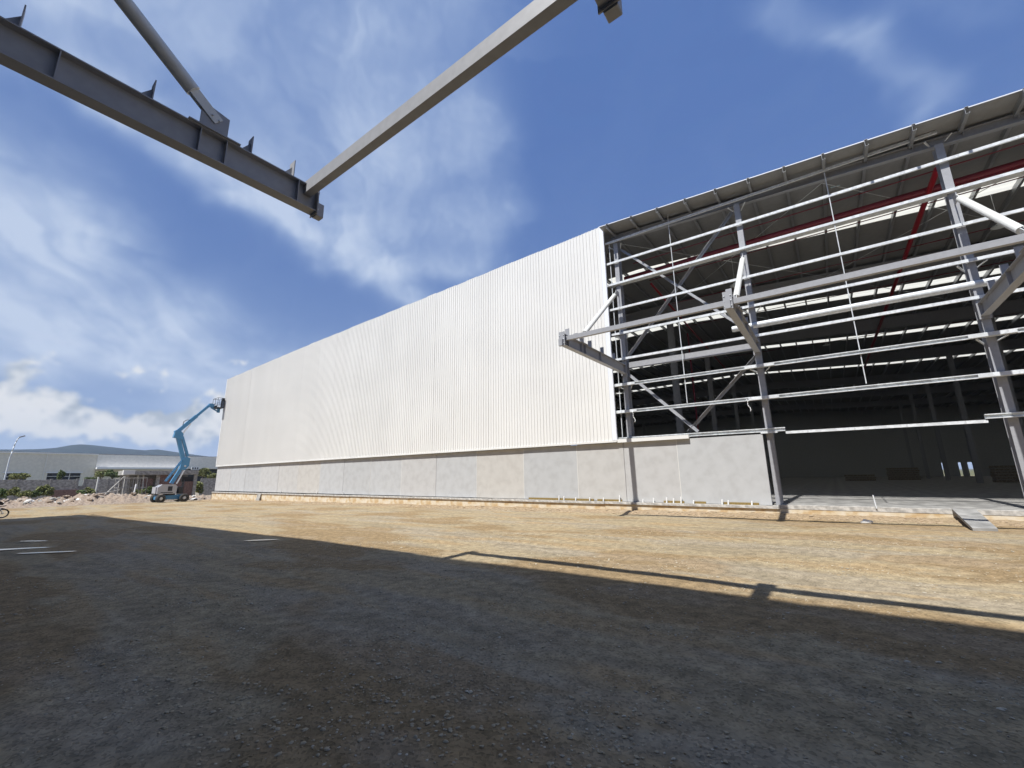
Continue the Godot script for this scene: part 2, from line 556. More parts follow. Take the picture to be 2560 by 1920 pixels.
func build_ground() -> void:
	var xs := steps([[-3200, 400], [-400, 40], [-170, 6], [-76, 0.7], [-40, 0.4], [-16, 0.16], [6, 0.4], [14, 2], [48, 20], [200, 300], [3200, 1]])
	var zs := steps([[-3200, 400], [-200, 30], [-50, 3], [-23, 0.4], [-20, 0.1], [-17, 0.16], [-9, 0.1], [0.5, 0.5], [8, 4], [60, 30], [300, 400], [3200, 1]])
	var nx := xs.size()
	var nzn := zs.size()
	var V := PackedVector3Array()
	var N := PackedVector3Array()
	var C := PackedColorArray()
	var I := PackedInt32Array()
	for z in zs:
		for x in xs:
			var y := ground_y(x, z)
			V.append(Vector3(x, y, z))
			C.append(ground_color(x, z))
	for j in nzn:
		for i in nx:
			var a := V[j * nx + maxi(i - 1, 0)]
			var b := V[j * nx + mini(i + 1, nx - 1)]
			var c := V[maxi(j - 1, 0) * nx + i]
			var d := V[mini(j + 1, nzn - 1) * nx + i]
			N.append((d - c).cross(b - a).normalized())
	for j in nzn - 1:
		for i in nx - 1:
			var k := j * nx + i
			I.append_array([k, k + 1, k + nx, k + 1, k + nx + 1, k + nx])
	var arr := []
	arr.resize(Mesh.ARRAY_MAX)
	arr[Mesh.ARRAY_VERTEX] = V
	arr[Mesh.ARRAY_NORMAL] = N
	arr[Mesh.ARRAY_COLOR] = C
	arr[Mesh.ARRAY_INDEX] = I
	var am := ArrayMesh.new()
	am.add_surface_from_arrays(Mesh.PRIMITIVE_TRIANGLES, arr)
	var g := mi(self, "ground", am, M.ground)
	g.set_meta("kind", "structure")
	# loose gravel on the near ground
	var stone := rock_mesh(1.0, 5, 0.25)
	for tone in 4:
		scatter("gravel", ["dull brown loose gravel strewn over the yard", "mid grey loose gravel strewn over the yard", "pale loose gravel strewn over the yard", "cool grey loose gravel strewn over the yard"][tone], stone, [9000, 9000, 7000, 7000][tone], func():
			var t := pow(rng.randf(), 1.3)
			var far := lerpf(1.3, 14.0, t)
			var az := deg_to_rad(rng.randf_range(-92.0, 18.0))
			var z := -cos(az) * far
			var x := sin(az) * far
			var gate := nz2.get_noise_2d(x * 9.0 + 5.0, z * 13.0)
			if gate < rng.randf_range(-0.25, 0.5):
				return null
			return [Vector3(x, ground_y(x, z), z), rng.randf_range(0.004, 0.011) * (1.0 + t * 0.8) * (1.9 if rng.randf() < 0.06 else 1.0)], M.pebbles[tone])
	scatter("gravel", "scattered clusters of coarser pale stones on the bare earth", stone, 900, func():
		var q: Array = [[-6.8, -2.8], [-3.45, -3.16], [-4.4, -1.5], [-3.05, -1.55], [-7.9, -3.3], [-1.0, -2.9], [-2.6, -2.4]][rng.randi() % 7]
		var x: float = q[0] + rng.randfn() * 0.55
		var z: float = q[1] + rng.randfn() * 0.28
		return [Vector3(x, ground_y(x, z), z), rng.randf_range(0.009, 0.022)], M.pebbles[1])
	scatter("soil_clods", "pale broken clods and stones banked along the foot of the wall", stone, 4200, func():
		var x := rng.randf_range(-58.0, 8.0)
		var z := -18.5 - rng.randf() * rng.randf() * 1.1 - rng.randf() * 0.3
		return [Vector3(x, ground_y(x, z), z), rng.randf_range(0.015, 0.05) * (2.0 if rng.randf() < 0.05 else 1.0)], M.clods[0])
	# puddles
	for q in [[[-19.4, -0.5], [-18.1, -2.2], 0.14], [[-17.0, -1.4], [-16.1, -2.4], 0.09], [[-20.9, -1.8], [-20.2, -2.3], 0.07], [[-14.05, -5.6], [-13.45, -6.3], 0.12]]:
		var a := Vector2(q[0][0], q[0][1])
		var b := Vector2(q[1][0], q[1][1])
		var st := SurfaceTool.new()
		st.begin(Mesh.PRIMITIVE_TRIANGLES)
		var mid := (a + b) / 2
		var ax := (b - a) / 2
		var side := ax.orthogonal().normalized() * float(q[2])
		var y := ground_y(mid.x, mid.y) + 0.03
		var rim := []
		for k in 40:
			var an := TAU * k / 40
			var w := 1.0 + 0.35 * nz.get_noise_2d(mid.x * 20 + cos(an) * 30, mid.y * 20 + sin(an) * 30)
			var p := mid + ax * cos(an) * w + side * sin(an) * w
			rim.append(Vector3(p.x, y, p.y))
		for k in 40:
			st.add_vertex(Vector3(mid.x, y, mid.y))
			st.add_vertex(rim[(k + 1) % 40])
			st.add_vertex(rim[k])
		st.generate_normals()
		var w := mi(self, "puddle_water", st.commit(), M.water)
		w.set_meta("kind", "structure")

func rock_mesh(r: float, seed: int, rough: float, rings := 4, seg := 6) -> ArrayMesh:
	var n := FastNoiseLite.new()
	n.seed = seed
	n.frequency = 0.9
	var st := SurfaceTool.new()
	st.begin(Mesh.PRIMITIVE_TRIANGLES)
	st.set_smooth_group(-1)
	var f := func(i: int, k: int) -> Vector3:
		var t := PI * i / rings
		var p := TAU * (k % seg) / seg
		var d := Vector3(sin(t) * cos(p), cos(t) * 0.62, sin(t) * sin(p) * 0.8)
		return d * r * (1.0 + rough * 2.0 * n.get_noise_3dv(d * 1.7))
	for i in rings:
		for k in seg:
			var v := [f.call(i, k), f.call(i, k + 1), f.call(i + 1, k + 1), f.call(i + 1, k)]
			if i > 0:
				for j in [0, 2, 1]:
					st.add_vertex(v[j])
			if i < rings - 1:
				for j in [0, 3, 2]:
					st.add_vertex(v[j])
	st.generate_normals()
	return st.commit()

func scatter(called: String, label: String, mesh: Mesh, n: int, where: Callable, m: Material) -> void:
	var xf := []
	for k in n:
		var q = where.call()
		if q == null:
			continue
		var s: float = q[1]
		var b := Basis(Vector3.UP, rng.randf() * TAU).scaled(Vector3(s, s * rng.randf_range(0.3, 0.6), s * rng.randf_range(0.7, 1.2)))
		xf.append(Transform3D(b, q[0] + Vector3(0, s * 0.12, 0)))
	var mm := MultiMesh.new()
	mm.transform_format = MultiMesh.TRANSFORM_3D
	mm.mesh = mesh
	mm.instance_count = xf.size()
	for k in xf.size():
		mm.set_instance_transform(k, xf[k])
	var o := MultiMeshInstance3D.new()
	o.multimesh = mm
	o.material_override = m
	put(self, o, called)
	tag(o, label, "gravel")
	o.set_meta("kind", "stuff")

func build_hills() -> void:
	var P := [[-500, 690], [-250, 665], [0, 655], [120, 656], [330, 652], [480, 640], [600, 618], [690, 610], [780, 616], [860, 625], [960, 635], [1060, 646], [1150, 655], [1280, 665], [1320, 658], [1360, 655], [1450, 668], [1600, 690], [1720, 706], [1830, 720], [1900, 716], [1980, 724], [2600, 800]]
	var X := -1500.0
	var pts := []
	for q in P:
		pts.append(zl(q[0], q[1], X))
	var st := SurfaceTool.new()
	st.begin(Mesh.PRIMITIVE_TRIANGLES)
	st.set_smooth_group(0)
	var rows := []
	var cols := 240
	for r in 15:
		var t := r / 14.0          # 0 front foot, 0.55 ridge, 1 back foot
		var row := []
		for k in cols + 1:
			var z: float = lerpf(pts[0].z, pts[-1].z, float(k) / cols)
			var y := 0.0
			for i in pts.size() - 1:
				if z <= pts[i].z and z >= pts[i + 1].z:
					y = lerpf(pts[i].y, pts[i + 1].y, (pts[i].z - z) / (pts[i].z - pts[i + 1].z))
			var h := 1.0 - pow(absf(t - 0.55) / 0.55, 1.5)
			var n := nz.get_noise_2d(z * 0.12, t * 60.0)
			row.append(Vector3(X + 500.0 - t * 900.0, -4.0 + (y + 4.0) * clampf(h + n * 0.16 * (1.0 - h), 0.0, 1.0) + (n * 1.4 if t > 0.5 and t < 0.6 else 0.0), z))
		rows.append(row)
	for r in 14:
		for k in cols:
			for v in [rows[r][k], rows[r + 1][k], rows[r + 1][k + 1], rows[r][k], rows[r + 1][k + 1], rows[r][k + 1]]:
				st.add_vertex(v)
	st.index()
	st.generate_normals()
	mi(self, "hills", st.commit(), M.hill).set_meta("kind", "structure")

# ---------------------------------------------------------------- far building
const ZW := -20.0
const COLS := [-7.87, -1.91, 4.77, 11.4]

func build_warehouse() -> void:
	var w := thing("warehouse", "long unfinished warehouse with white ribbed cladding, open steel frame and grey concrete base", "warehouse")
	# concrete base panels
	var J := [-60.2, -55.95, -51.91, -48.1, -44.14, -40.23, -36.34, -32.63, -28.92, -25.14, -21.5, -17.83, -14.23, -10.76, -8.16, -5.6, -2.14]
	for i in J.size() - 1:
		var x0: float = J[i] + 0.008
		var x1: float = J[i + 1] - 0.008
		var m: StandardMaterial3D = M.panels[[0, 1, 3, 0, 4, 2, 1, 3, 1, 0, 1, 2, 3, 4, 0, 1][i]]
		box(w, "wall_panel", Vector3((x0 + x1) / 2, 1.71, ZW - 0.1 - 0.006 * (i % 3)), Vector3(x1 - x0, 2.82, 0.2), m)
		if i > 0 and i in [3, 5, 8, 9, 11, 12, 13, 15]:
			box(w, "joint_sealant", Vector3(J[i], 1.71, ZW - 0.014), Vector3(0.02, 2.8, 0.03), M.joint)
	for i in 6:   # panels east of the open bays
		box(w, "wall_panel", Vector3(13.4 + i * 5.5, 1.71, ZW - 0.1), Vector3(5.48, 2.82, 0.2), M.panels[i % 5])
	# end wall on the west corner
	for i in 8:
		box(w, "wall_panel", Vector3(-60.1, 1.71, ZW - 0.32 - 5.5 - i * 11.0), Vector3(0.2, 2.82, 10.95), M.panels[i % 5])
		box(w, "cladding_sheet", Vector3(-60.15, 8.4, ZW - 0.32 - 5.5 - i * 11.0), Vector3(0.06, 10.5, 11.0), M.clad)
	box(w, "end_wall", Vector3(46.1, 6.0, -66.0), Vector3(0.2, 12.0, 92.0), M.inner)
	# plinth below the panels: a ledge over stained footing
	var x := -60.3
	while x < 46.0:
		var l := minf(7.3, 46.0 - x)
		var dy := 0.0 if x > -10 else -0.002 * (-x - 10.0)
		box(w, "plinth", Vector3(x + l / 2, -0.46 + dy, ZW - 0.05), Vector3(l - 0.01, 1.28, 0.56), M.sandplinth)
		if x + l < -1.5:
			box(w, "plinth_ledge", Vector3(x + l / 2, 0.235 + dy, ZW + 0.03), Vector3(l - 0.015, 0.1, 0.56 + 0.02 * (int(x) % 2)), M.ledge)
		x += l
	# spray foam and gaps along the panel foot
	for s in [[-13.9, -9.9], [-9.7, -8.4], [-6.4, -5.5], [-5.1, -4.6], [-3.9, -2.6]]:
		box(w, "foam_strip", Vector3((s[0] + s[1]) / 2, 0.33, ZW + 0.02), Vector3(s[1] - s[0], 0.10, 0.05), M.foam)
	# floor slab
	box(w, "floor_slab", Vector3(-7.0, 0.1, -66.2), Vector3(106.0, 0.46, 91.6), M.slab)
	box(w, "slab_kerb", Vector3(22.0, 0.26, ZW + 0.06), Vector3(47.9, 0.15, 0.36), M.ledge)
	# ribbed cladding, one sheet per metre
	var n := 51
	var x0 := -60.2
	var wd := (-8.62 - x0) / n
	for i in n:
		sheet(w, x0 + i * wd, x0 + (i + 1) * wd, 3.2, ZW + 0.16)
	for i in 33:
		sheet(w, 12.0 + i * 1.0, 13.0 + i * 1.0, 3.2, ZW + 0.16, true)
	# trims
	box(w, "edge_flashing", Vector3(-8.5, (3.2 + 15.12) / 2, ZW + 0.15), Vector3(0.24, 15.12 - 3.2, 0.10), M.trim)
	box(w, "corner_flashing", Vector3(-60.25, (3.2 + 14.12) / 2, ZW + 0.09), Vector3(0.16, 10.9, 0.22), M.clad)
	member(w, "sill_flashing", "R 0.2 0.09", Vector3(-60.3, 3.19, ZW + 0.10), Vector3(-8.4, 3.19, ZW + 0.10), M.clad)
	member(w, "sill_flashing", "R 0.16 0.17", Vector3(-8.38, 3.20, ZW + 0.08), Vector3(-5.0, 3.20, ZW + 0.08), M.clad)
	# columns behind the girts
	for i in COLS.size():
		var cx: float = COLS[i]
		member(w, "column", "I 0.23 0.42 0.026", Vector3(cx, 0.2, ZW - 0.36), Vector3(cx, along(ROOF, cx) - 0.5, ZW - 0.36), M.grey, Vector3.BACK)
	for cx in [18.0, 24.5, 31.0, 38.0, -14.0, -20.0, -26.0, -32.0]:
		member(w, "column", "I 0.27 0.46 0.028", Vector3(cx, 0.3, ZW - 0.36), Vector3(cx, along(ROOF, cx) - 0.5, ZW - 0.36), M.grey, Vector3.BACK)
	# girts
	var open_to := 12.0
	for q in [[14.14, -8.4, 4.78], [12.9, -8.4, open_to], [11.64, -8.4, open_to], [10.22, -8.4, open_to], [8.83, -8.4, open_to], [7.45, -8.4, open_to]]:
		var shape := "R 0.07 0.11"
		if q[0] == 11.64:
			shape = "R 0.34 0.11"
		member(w, "girt", shape, Vector3(q[1], girt_y(q[0], q[1]) - 0.06, ZW - (0.17 if q[0] == 11.64 else 0.05)), Vector3(q[2], girt_y(q[0], q[2]) - 0.06, ZW - (0.17 if q[0] == 11.64 else 0.05)), M.galv)
	tube(w, "girt_tube", Vector3(-2.75, girt_y(8.0, -2.75) - 0.1, ZW - 0.16), Vector3(open_to, girt_y(8.0, open_to) - 0.1, ZW - 0.16), 0.13, M.galv, 18)
	for q in [[6.1, -8.4, open_to], [4.72, -8.4, open_to], [3.36, -8.4, -1.33], [3.36, 4.15, open_to]]:
		member(w, "girt", "C 0.09 0.15 0.012", Vector3(q[1], girt_y(q[0], q[1]) - 0.07, ZW - 0.02), Vector3(q[2], girt_y(q[0], q[2]) - 0.07, ZW - 0.02), M.galv)
	member(w, "girt", "R 0.08 0.10", Vector3(-1.33, 3.13, ZW - 0.05), Vector3(4.2, 3.1, ZW - 0.05), M.galv)
	member(w, "girt", "R 0.05 0.06", Vector3(-2.2, 3.17, ZW - 0.0), Vector3(-1.6, 3.17, ZW - 0.0), M.galv)
	# overlap splices and flange ties at the columns
	for cx in [-7.87, -1.91, 4.77]:
		for gy in [6.1, 4.72]:
			member(w, "splice_channel", "R 0.03 0.125", Vector3(cx - 0.55, girt_y(gy, cx) - 0.07, ZW + 0.045), Vector3(cx + 0.55, girt_y(gy, cx) - 0.07, ZW + 0.045), M.galv)
		for gy in [14.0, 8.83, 6.1]:
			for s in [-1, 1]:
				member(w, "flange_tie", "L 0.05 0.008", Vector3(cx + s * 0.36, girt_y(gy, cx) - 0.15, ZW - 0.06), Vector3(cx + s * 0.12, girt_y(gy, cx) - 0.25, ZW - 0.52), M.galv)
	# vertical sag rods
	for s in [[-4.96, 14.5], [1.41, 13.75], [8.1, 13.3]]:
		tube(w, "sag_rod", Vector3(s[0], 4.75, ZW - 0.06), Vector3(s[0], s[1], ZW - 0.06), 0.018, M.galv, 8)
	tube(w, "sag_rod", Vector3(-8.2, 3.4, ZW - 0.1), Vector3(-8.2, 14.0, ZW - 0.1), 0.02, M.galv, 8)
	# gable beam under the roof edge, roof edge and stub purlins
	member(w, "eave_beam", "I 0.2 0.34 0.02", Vector3(-8.2, along(ROOF, -8.2) - 0.30, ZW - 0.42), Vector3(7.0, along(ROOF, 7.0) - 0.30, ZW - 0.42), M.grey)
	member(w, "eave_beam", "I 0.2 0.34 0.02", Vector3(7.0, along(ROOF, 7.0) - 0.30, ZW - 0.42), Vector3(46.0, along(ROOF, 46.0) - 0.30, ZW - 0.42), M.grey)
	# wind bracing between the first two columns
	var zb := ZW - 0.42
	for b in [[-7.75, 13.75, -2.1, 7.65], [-2.1, 13.75, -7.75, 7.6], [-7.75, 6.6, -4.72, 3.45], [-2.0, 6.55, -5.16, 3.45]]:
		var o: float = 0.0 if b[0] < b[2] else 0.09
		member(w, "wind_brace", "L 0.13 0.012", Vector3(b[0], b[1], zb - o), Vector3(b[2], b[3], zb - o), M.grey, Vector3.BACK)
	member(w, "wind_strut", "R 0.16 0.30", Vector3(-7.7, 7.08, zb - 0.05), Vector3(-2.05, 6.98, zb - 0.05), M.grey)
	# roof: purlins run inwards, sheets across them, a translucent strip in every bay
	var k := 0
	var px := -59.9
	while px < 45.8:
		member(w, "purlin", "C 0.1 0.27 0.006", Vector3(px, along(ROOF, px) - (0.085 if px > -8.4 and px < 12.0 else 0.14), ZW + 0.74 if px > -8.4 and px < 12.0 else ZW - 0.1), Vector3(px, along(ROOF, px) - 0.14, -111.9), M.galvdull)
		if px > -8.3 and px < 8.0:
			box(w, "purlin_cleat", Vector3(px + 0.05, along(ROOF, px) - 0.2, ZW - 0.32), Vector3(0.012, 0.26, 0.16), M.grey)
		px += 1.333
	var strips := [-25.9, -37.5, -50.0, -64.0, -77.0, -90.0, -103.0]
	var zc := ZW - 0.02
	var over := PackedVector2Array()
	for q in [[-8.38, 0.0], [7.0, 0.0], [12.0, 0.0], [12.0, 0.045], [7.0, 0.045], [-8.38, 0.045]]:
		over.append(Vector2(q[0], along(ROOF, q[0]) + q[1]))
	mi(w, "roof_overhang", prism(over, 0.68, ZW - 0.02), M.roof)
	for s in strips:
		roof_band(w, "roof_sheet", zc, s + 0.56, M.roof)
		roof_band(w, "skylight_strip", s + 0.56, s - 0.56, M.skylight)
		zc = s - 0.56
	roof_band(w, "roof_sheet", zc, -112.2, M.roof)
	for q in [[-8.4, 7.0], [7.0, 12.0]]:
		member(w, "painted_lit_edge", "R 0.02 0.035", Vector3(q[0], along(ROOF, q[0]) + 0.04, ZW + 0.675), Vector3(q[1], along(ROOF, q[1]) + 0.04, ZW + 0.675), M.trim)  # white strip paints the sunlit edge onto the grey roof sheet
	# main frames and inner columns
	for z in [-31.7, -43.7, -57.0, -70.5, -83.5, -96.5]:
		for q in [[-60.0, -34.0], [-34.0, -8.5], [-8.5, 10.5], [10.5, 29.5], [29.5, 46.0]]:
			member(w, "rafter", "I 0.22 0.95 0.02", Vector3(q[0], along(ROOF, q[0]) - 0.76, z), Vector3(q[1], along(ROOF, q[1]) - 0.76, z), M.grey)
		for cx in [-34.0, -8.5, 10.5, 29.5]:
			member(w, "column", "I 0.36 0.56 0.03", Vector3(cx, 0.33, z), Vector3(cx, along(ROOF, cx) - 1.2, z), M.grey, Vector3.BACK)
	# lattice of roof bracing rods
	for q in [[-8.0, -20.6, 1.3, -31.7], [1.3, -20.6, -8.0, -31.7], [1.3, -20.6, 10.5, -31.7], [10.5, -20.6, 1.3, -31.7], [-8.0, -31.7, 1.3, -43.7], [1.3, -31.7, 10.5, -43.7]]:
		tube(w, "bracing_rod", Vector3(q[0], along(ROOF, q[0]) - 0.45, q[1]), Vector3(q[2], along(ROOF, q[2]) - 0.45, q[3]), 0.014, M.galv, 6)
	# back wall with two narrow openings
	for q in [[-60.0, 16.2], [16.7, 18.4], [18.75, 19.6], [20.3, 46.0]]:
		box(w, "back_wall", Vector3((q[0] + q[1]) / 2, 1.55, -112.0), Vector3(q[1] - q[0], 2.5, 0.12), M.inner)
	box(w, "back_wall", Vector3(-7.0, 8.95, -112.0), Vector3(106.0, 12.3, 0.12), M.inner)
	# fire mains: a thick dark red pipe along the wall, brighter red branches inwards
	tube(w, "fire_main", Vector3(-8.4, 12.98, -22.6), Vector3(30.0, 12.75, -22.6), 0.13, M.red)
	tube(w, "fire_main", Vector3(-8.4, 12.86, -22.75), Vector3(30.0, 12.68, -22.75), 0.05, M.red)
	tube(w, "branch_pipe", Vector3(4.75, 12.8, -20.9), Vector3(4.3, 12.8, -60.0), 0.1, M.red2)
	for z in [-21.7, -24.4, -29.0, -34.5, -41.0, -47.0, -54.0]:
		tube(w, "sprinkler_pipe", Vector3(-7.5, 13.3, z), Vector3(22.0, 13.0, z), 0.025, M.red, 8)
	tube(w, "branch_pipe", Vector3(-7.0, 12.4, -23.0), Vector3(-7.6, 12.2, -48.0), 0.06, M.red2)
	tube(w, "riser_pipe", Vector3(-7.6, 0.35, -33.0), Vector3(-7.6, 12.2, -33.0), 0.06, M.red)
	# canopy brackets
	for i in COLS.size():
		bracket(w, COLS[i], ZW - 0.12, -13.85, 6.6, M.grey, M.white_tube)
	var zbm := -14.05
	for i in COLS.size() - 1:
		member(w, "canopy_beam", "R 0.14 0.17", Vector3(COLS[i] + 0.05, canopy_y(COLS[i]), zbm), Vector3(COLS[i + 1] - 0.05, canopy_y(COLS[i + 1]), zbm), M.grey)

func canopy_y(x: float) -> float:
	return 6.9 - 0.011 * (x + 7.87)

func roof_band(w: Node, called: String, z0: float, z1: float, m: Material) -> void:
	if called == "skylight_strip":      # a single corrugated sheet of translucent plastic
		var st := SurfaceTool.new()
		st.begin(Mesh.PRIMITIVE_TRIANGLES)
		st.set_smooth_group(-1)
		for i in ROOF.size() - 1:
			for r in 4:
				var za := lerpf(z0, z1, r / 4.0)
				var zb := lerpf(z0, z1, (r + 1) / 4.0)
				var ya := 0.02 + 0.03 * (r % 2)
				var yb := 0.02 + 0.03 * ((r + 1) % 2)
				var v := [Vector3(ROOF[i][0], ROOF[i][1] + ya, za), Vector3(ROOF[i + 1][0], ROOF[i + 1][1] + ya, za), Vector3(ROOF[i + 1][0], ROOF[i + 1][1] + yb, zb), Vector3(ROOF[i][0], ROOF[i][1] + yb, zb)]
				for j in [0, 2, 1, 0, 3, 2]:
					st.add_vertex(v[j])
		st.generate_normals()
		mi(w, called, st.commit(), m)
		return
	var poly := PackedVector2Array()
	for q in ROOF:
		poly.append(Vector2(q[0], q[1]))
	for i in ROOF.size():
		var q = ROOF[ROOF.size() - 1 - i]
		poly.append(Vector2(q[0], q[1] + (0.045 if called == "roof_sheet" else 0.01)))
	mi(w, called, prism(poly, z0 - z1, z1), m)

func sheet(w: Node, x0: float, x1: float, y0: float, z: float, right := false) -> void:
	z += rng.randf_range(-0.004, 0.004)
	var jag := rng.randf_range(-0.025, 0.03)
	# five trapezoid ribs to a sheet
	var st := SurfaceTool.new()
	st.begin(Mesh.PRIMITIVE_TRIANGLES)
	st.set_smooth_group(-1)
	var pts := []
	var p := (x1 - x0) / 5.0
	for r in 5:
		var a := x0 + r * p
		pts.append_array([[a, 0.0], [a + p * 0.72, 0.0], [a + p * 0.75, 0.042], [a + p * 0.97, 0.042]])
	pts.append([x1, 0.0])
	for i in pts.size() - 1:
		var a = pts[i]
		var b = pts[i + 1]
		var ta := along(TOP, a[0]) + jag if not right else along(ROOF, a[0]) + 0.3
		var tb := along(TOP, b[0]) + jag if not right else along(ROOF, b[0]) + 0.3
		var v := [Vector3(a[0], y0, z + a[1]), Vector3(b[0], y0, z + b[1]), Vector3(b[0], tb, z + b[1]), Vector3(a[0], ta, z + a[1])]
		for j in [0, 2, 1, 0, 3, 2]:
			st.add_vertex(v[j])
	st.generate_normals()
	mi(w, "cladding_sheet", st.commit(), M.clads[rng.randi() % 3])

func bracket(w: Node, x: float, zwall: float, ztip: float, y: float, steel: Material, pipe: Material) -> void:
	# an I-beam out from the column, held by a sloping tube; purlin cleats stand on its top flange
	var h := 0.46
	var d := signf(ztip - zwall)
	var o := Node3D.new()
	put(w, o, "canopy_bracket")
	var yc := y + h / 2
	member(o, "bracket_beam", "I 0.22 %s 0.018" % h, Vector3(x, yc, zwall), Vector3(x, yc, ztip), steel)
	box(o, "end_plate", Vector3(x, yc + 0.02, ztip + d * 0.012), Vector3(0.26, h + 0.12, 0.02), steel)
	box(o, "fascia_cleat", Vector3(x, y + 0.08, ztip + d * 0.09), Vector3(0.16, 0.28, 0.13), steel)
	box(o, "base_plate", Vector3(x, yc, zwall + d * 0.012), Vector3(0.3, h + 0.2, 0.024), steel)
	for s in [-1, 1]:
		for zz in [ztip - d * 0.35, ztip - d * 1.5, ztip - d * 1.85, ztip - d * 3.35]:
			box(o, "stiffener", Vector3(x + s * 0.055, yc, zz), Vector3(0.1, h - 0.04, 0.012), steel)
	for zz in [ztip - d * 0.45, ztip - d * 1.15, ztip - d * 2.45, ztip - d * 3.7, ztip - d * 5.0]:
		box(o, "purlin_cleat", Vector3(x, y + h + 0.17, zz), Vector3(0.18, 0.34, 0.014), steel)
		plate(o, "cleat_gusset", [[0, 0], [0.17, 0], [0, 0.24]], 0.012, steel, Transform3D(Basis(Vector3(0, 0, -d), Vector3.UP, Vector3(d, 0, 0)), Vector3(x, y + h, zz)))
	# post plate and tube
	var zp := ztip - d * 1.68
	box(o, "post_plate", Vector3(x, y + h + 0.01, zp), Vector3(0.3, 0.02, 0.7), steel)
	plate(o, "post_plate", [[-0.19, 0], [0.19, 0], [0.19, 0.42], [0.1, 0.48], [-0.19, 0.42]], 0.03, steel, Transform3D(Basis(Vector3(0, 0, -d), Vector3.UP, Vector3(d, 0, 0)), Vector3(x, y + h + 0.02, zp)))
	var a := Vector3(x, y + h + 0.32, zp)
	var b := Vector3(x, y + 4.35, zwall + d * 0.3)
	var dir := (b - a).normalized()
	for s in [-1, 1]:
		member(o, "fork_plate", "R 0.015 0.16", a - dir * 0.06 + Vector3(s * 0.03, 0, 0), a + dir * 0.5 + Vector3(s * 0.03, 0, 0), pipe)
	tube(o, "tie_tube", a + dir * 0.42, b - dir * 0.4, 0.105, pipe, 20)
	member(o, "fork_plate", "R 0.02 0.16", b - dir * 0.45, b + dir * 0.1, pipe)
	box(o, "tie_bracket", Vector3(x, b.y, zwall + d * 0.16), Vector3(0.03, 0.3, 0.4), steel)
	for s in [-1, 1]:
		for t in 3:
			tube(o, "bolt", Vector3(x + s * 0.09, y + 0.06 + t * 0.17, ztip + d * 0.02), Vector3(x + s * 0.09, y + 0.06 + t * 0.17, ztip + d * 0.045), 0.018, M.galv, 6)
			tube(o, "bolt", Vector3(x + s * 0.09, y + h + 0.02, zp + (t - 1) * 0.27), Vector3(x + s * 0.09, y + h + 0.05, zp + (t - 1) * 0.27), 0.018, M.galv, 6)
		tube(o, "bolt", a + Vector3(-0.05, 0.02 * s, 0.05 * s), a + Vector3(0.06, 0.02 * s, 0.05 * s), 0.016, M.galv, 6)

# ---------------------------------------------------------------- near building (behind the viewer, its canopy frame overhead)
func build_near_building() -> void:
	var w := thing("near_warehouse", "grey steel framed warehouse whose bare canopy frame reaches out over the yard", "warehouse")
	var zw := 2.85
	var X := [-36.5, -30.6, -24.7, -18.9, -13.0, -7.13, -1.25, 4.63, 10.5, 16.4, 22.3]
	for i in X.size():
		member(w, "column", "I 0.27 0.46 0.028", Vector3(X[i], -0.6, zw + 0.36), Vector3(X[i], 14.3, zw + 0.36), M.grey, Vector3.BACK)
	for i in [5, 6, 7, 8]:
		bracket(w, X[i] + (0.06 if i == 6 else 0.0), zw + 0.1, -3.37, 6.46 if i == 5 else 6.4, M.grey, M.white_tube)
	for i in [5, 6, 7]:
		member(w, "canopy_beam", "R 0.14 0.24", Vector3(X[i] + 0.02, 6.86 - 0.14 * minf(i - 5, 1), -3.22), Vector3(X[i + 1] - 0.02, 6.72, -3.22), M.grey)
	# roof: its edge runs slightly askew to the yard
	var st := SurfaceTool.new()
	st.begin(Mesh.PRIMITIVE_TRIANGLES)
	st.set_smooth_group(-1)
	var poly := PackedVector2Array([Vector2(-39.7, -3.6), Vector2(-14, -2.4), Vector2(30, -2.2), Vector2(30, -45), Vector2(-39.7, -45)])
	if Geometry2D.is_polygon_clockwise(poly):
		poly.reverse()
	add_prism(st, poly, Transform3D(Basis(Vector3.RIGHT, Vector3.FORWARD, Vector3.UP), Vector3(0, 14.5, 0)), 0.25)
	st.generate_normals()
	mi(w, "roof", st.commit(), M.roof)
	box(w, "back_wall", Vector3(-4.9, 7.0, 45.0), Vector3(69.0, 15.4, 0.2), M.inner)
	box(w, "side_wall", Vector3(-39.5, 7.0, 24.5), Vector3(0.2, 15.4, 41.0), M.inner)
	box(w, "side_wall", Vector3(29.8, 7.0, 24.0), Vector3(0.2, 15.4, 42.0), M.inner)
	for y in [4.4, 6.1, 8.8, 10.2, 11.6, 12.9, 14.1]:
		member(w, "girt", "R 0.07 0.135", Vector3(-39.4, y, zw + 0.06), Vector3(29.6, y, zw + 0.06), M.galv)
	box(w, "floor_slab", Vector3(-4.9, -0.15, 24.2), Vector3(69.0, 0.6, 41.4), M.slab)

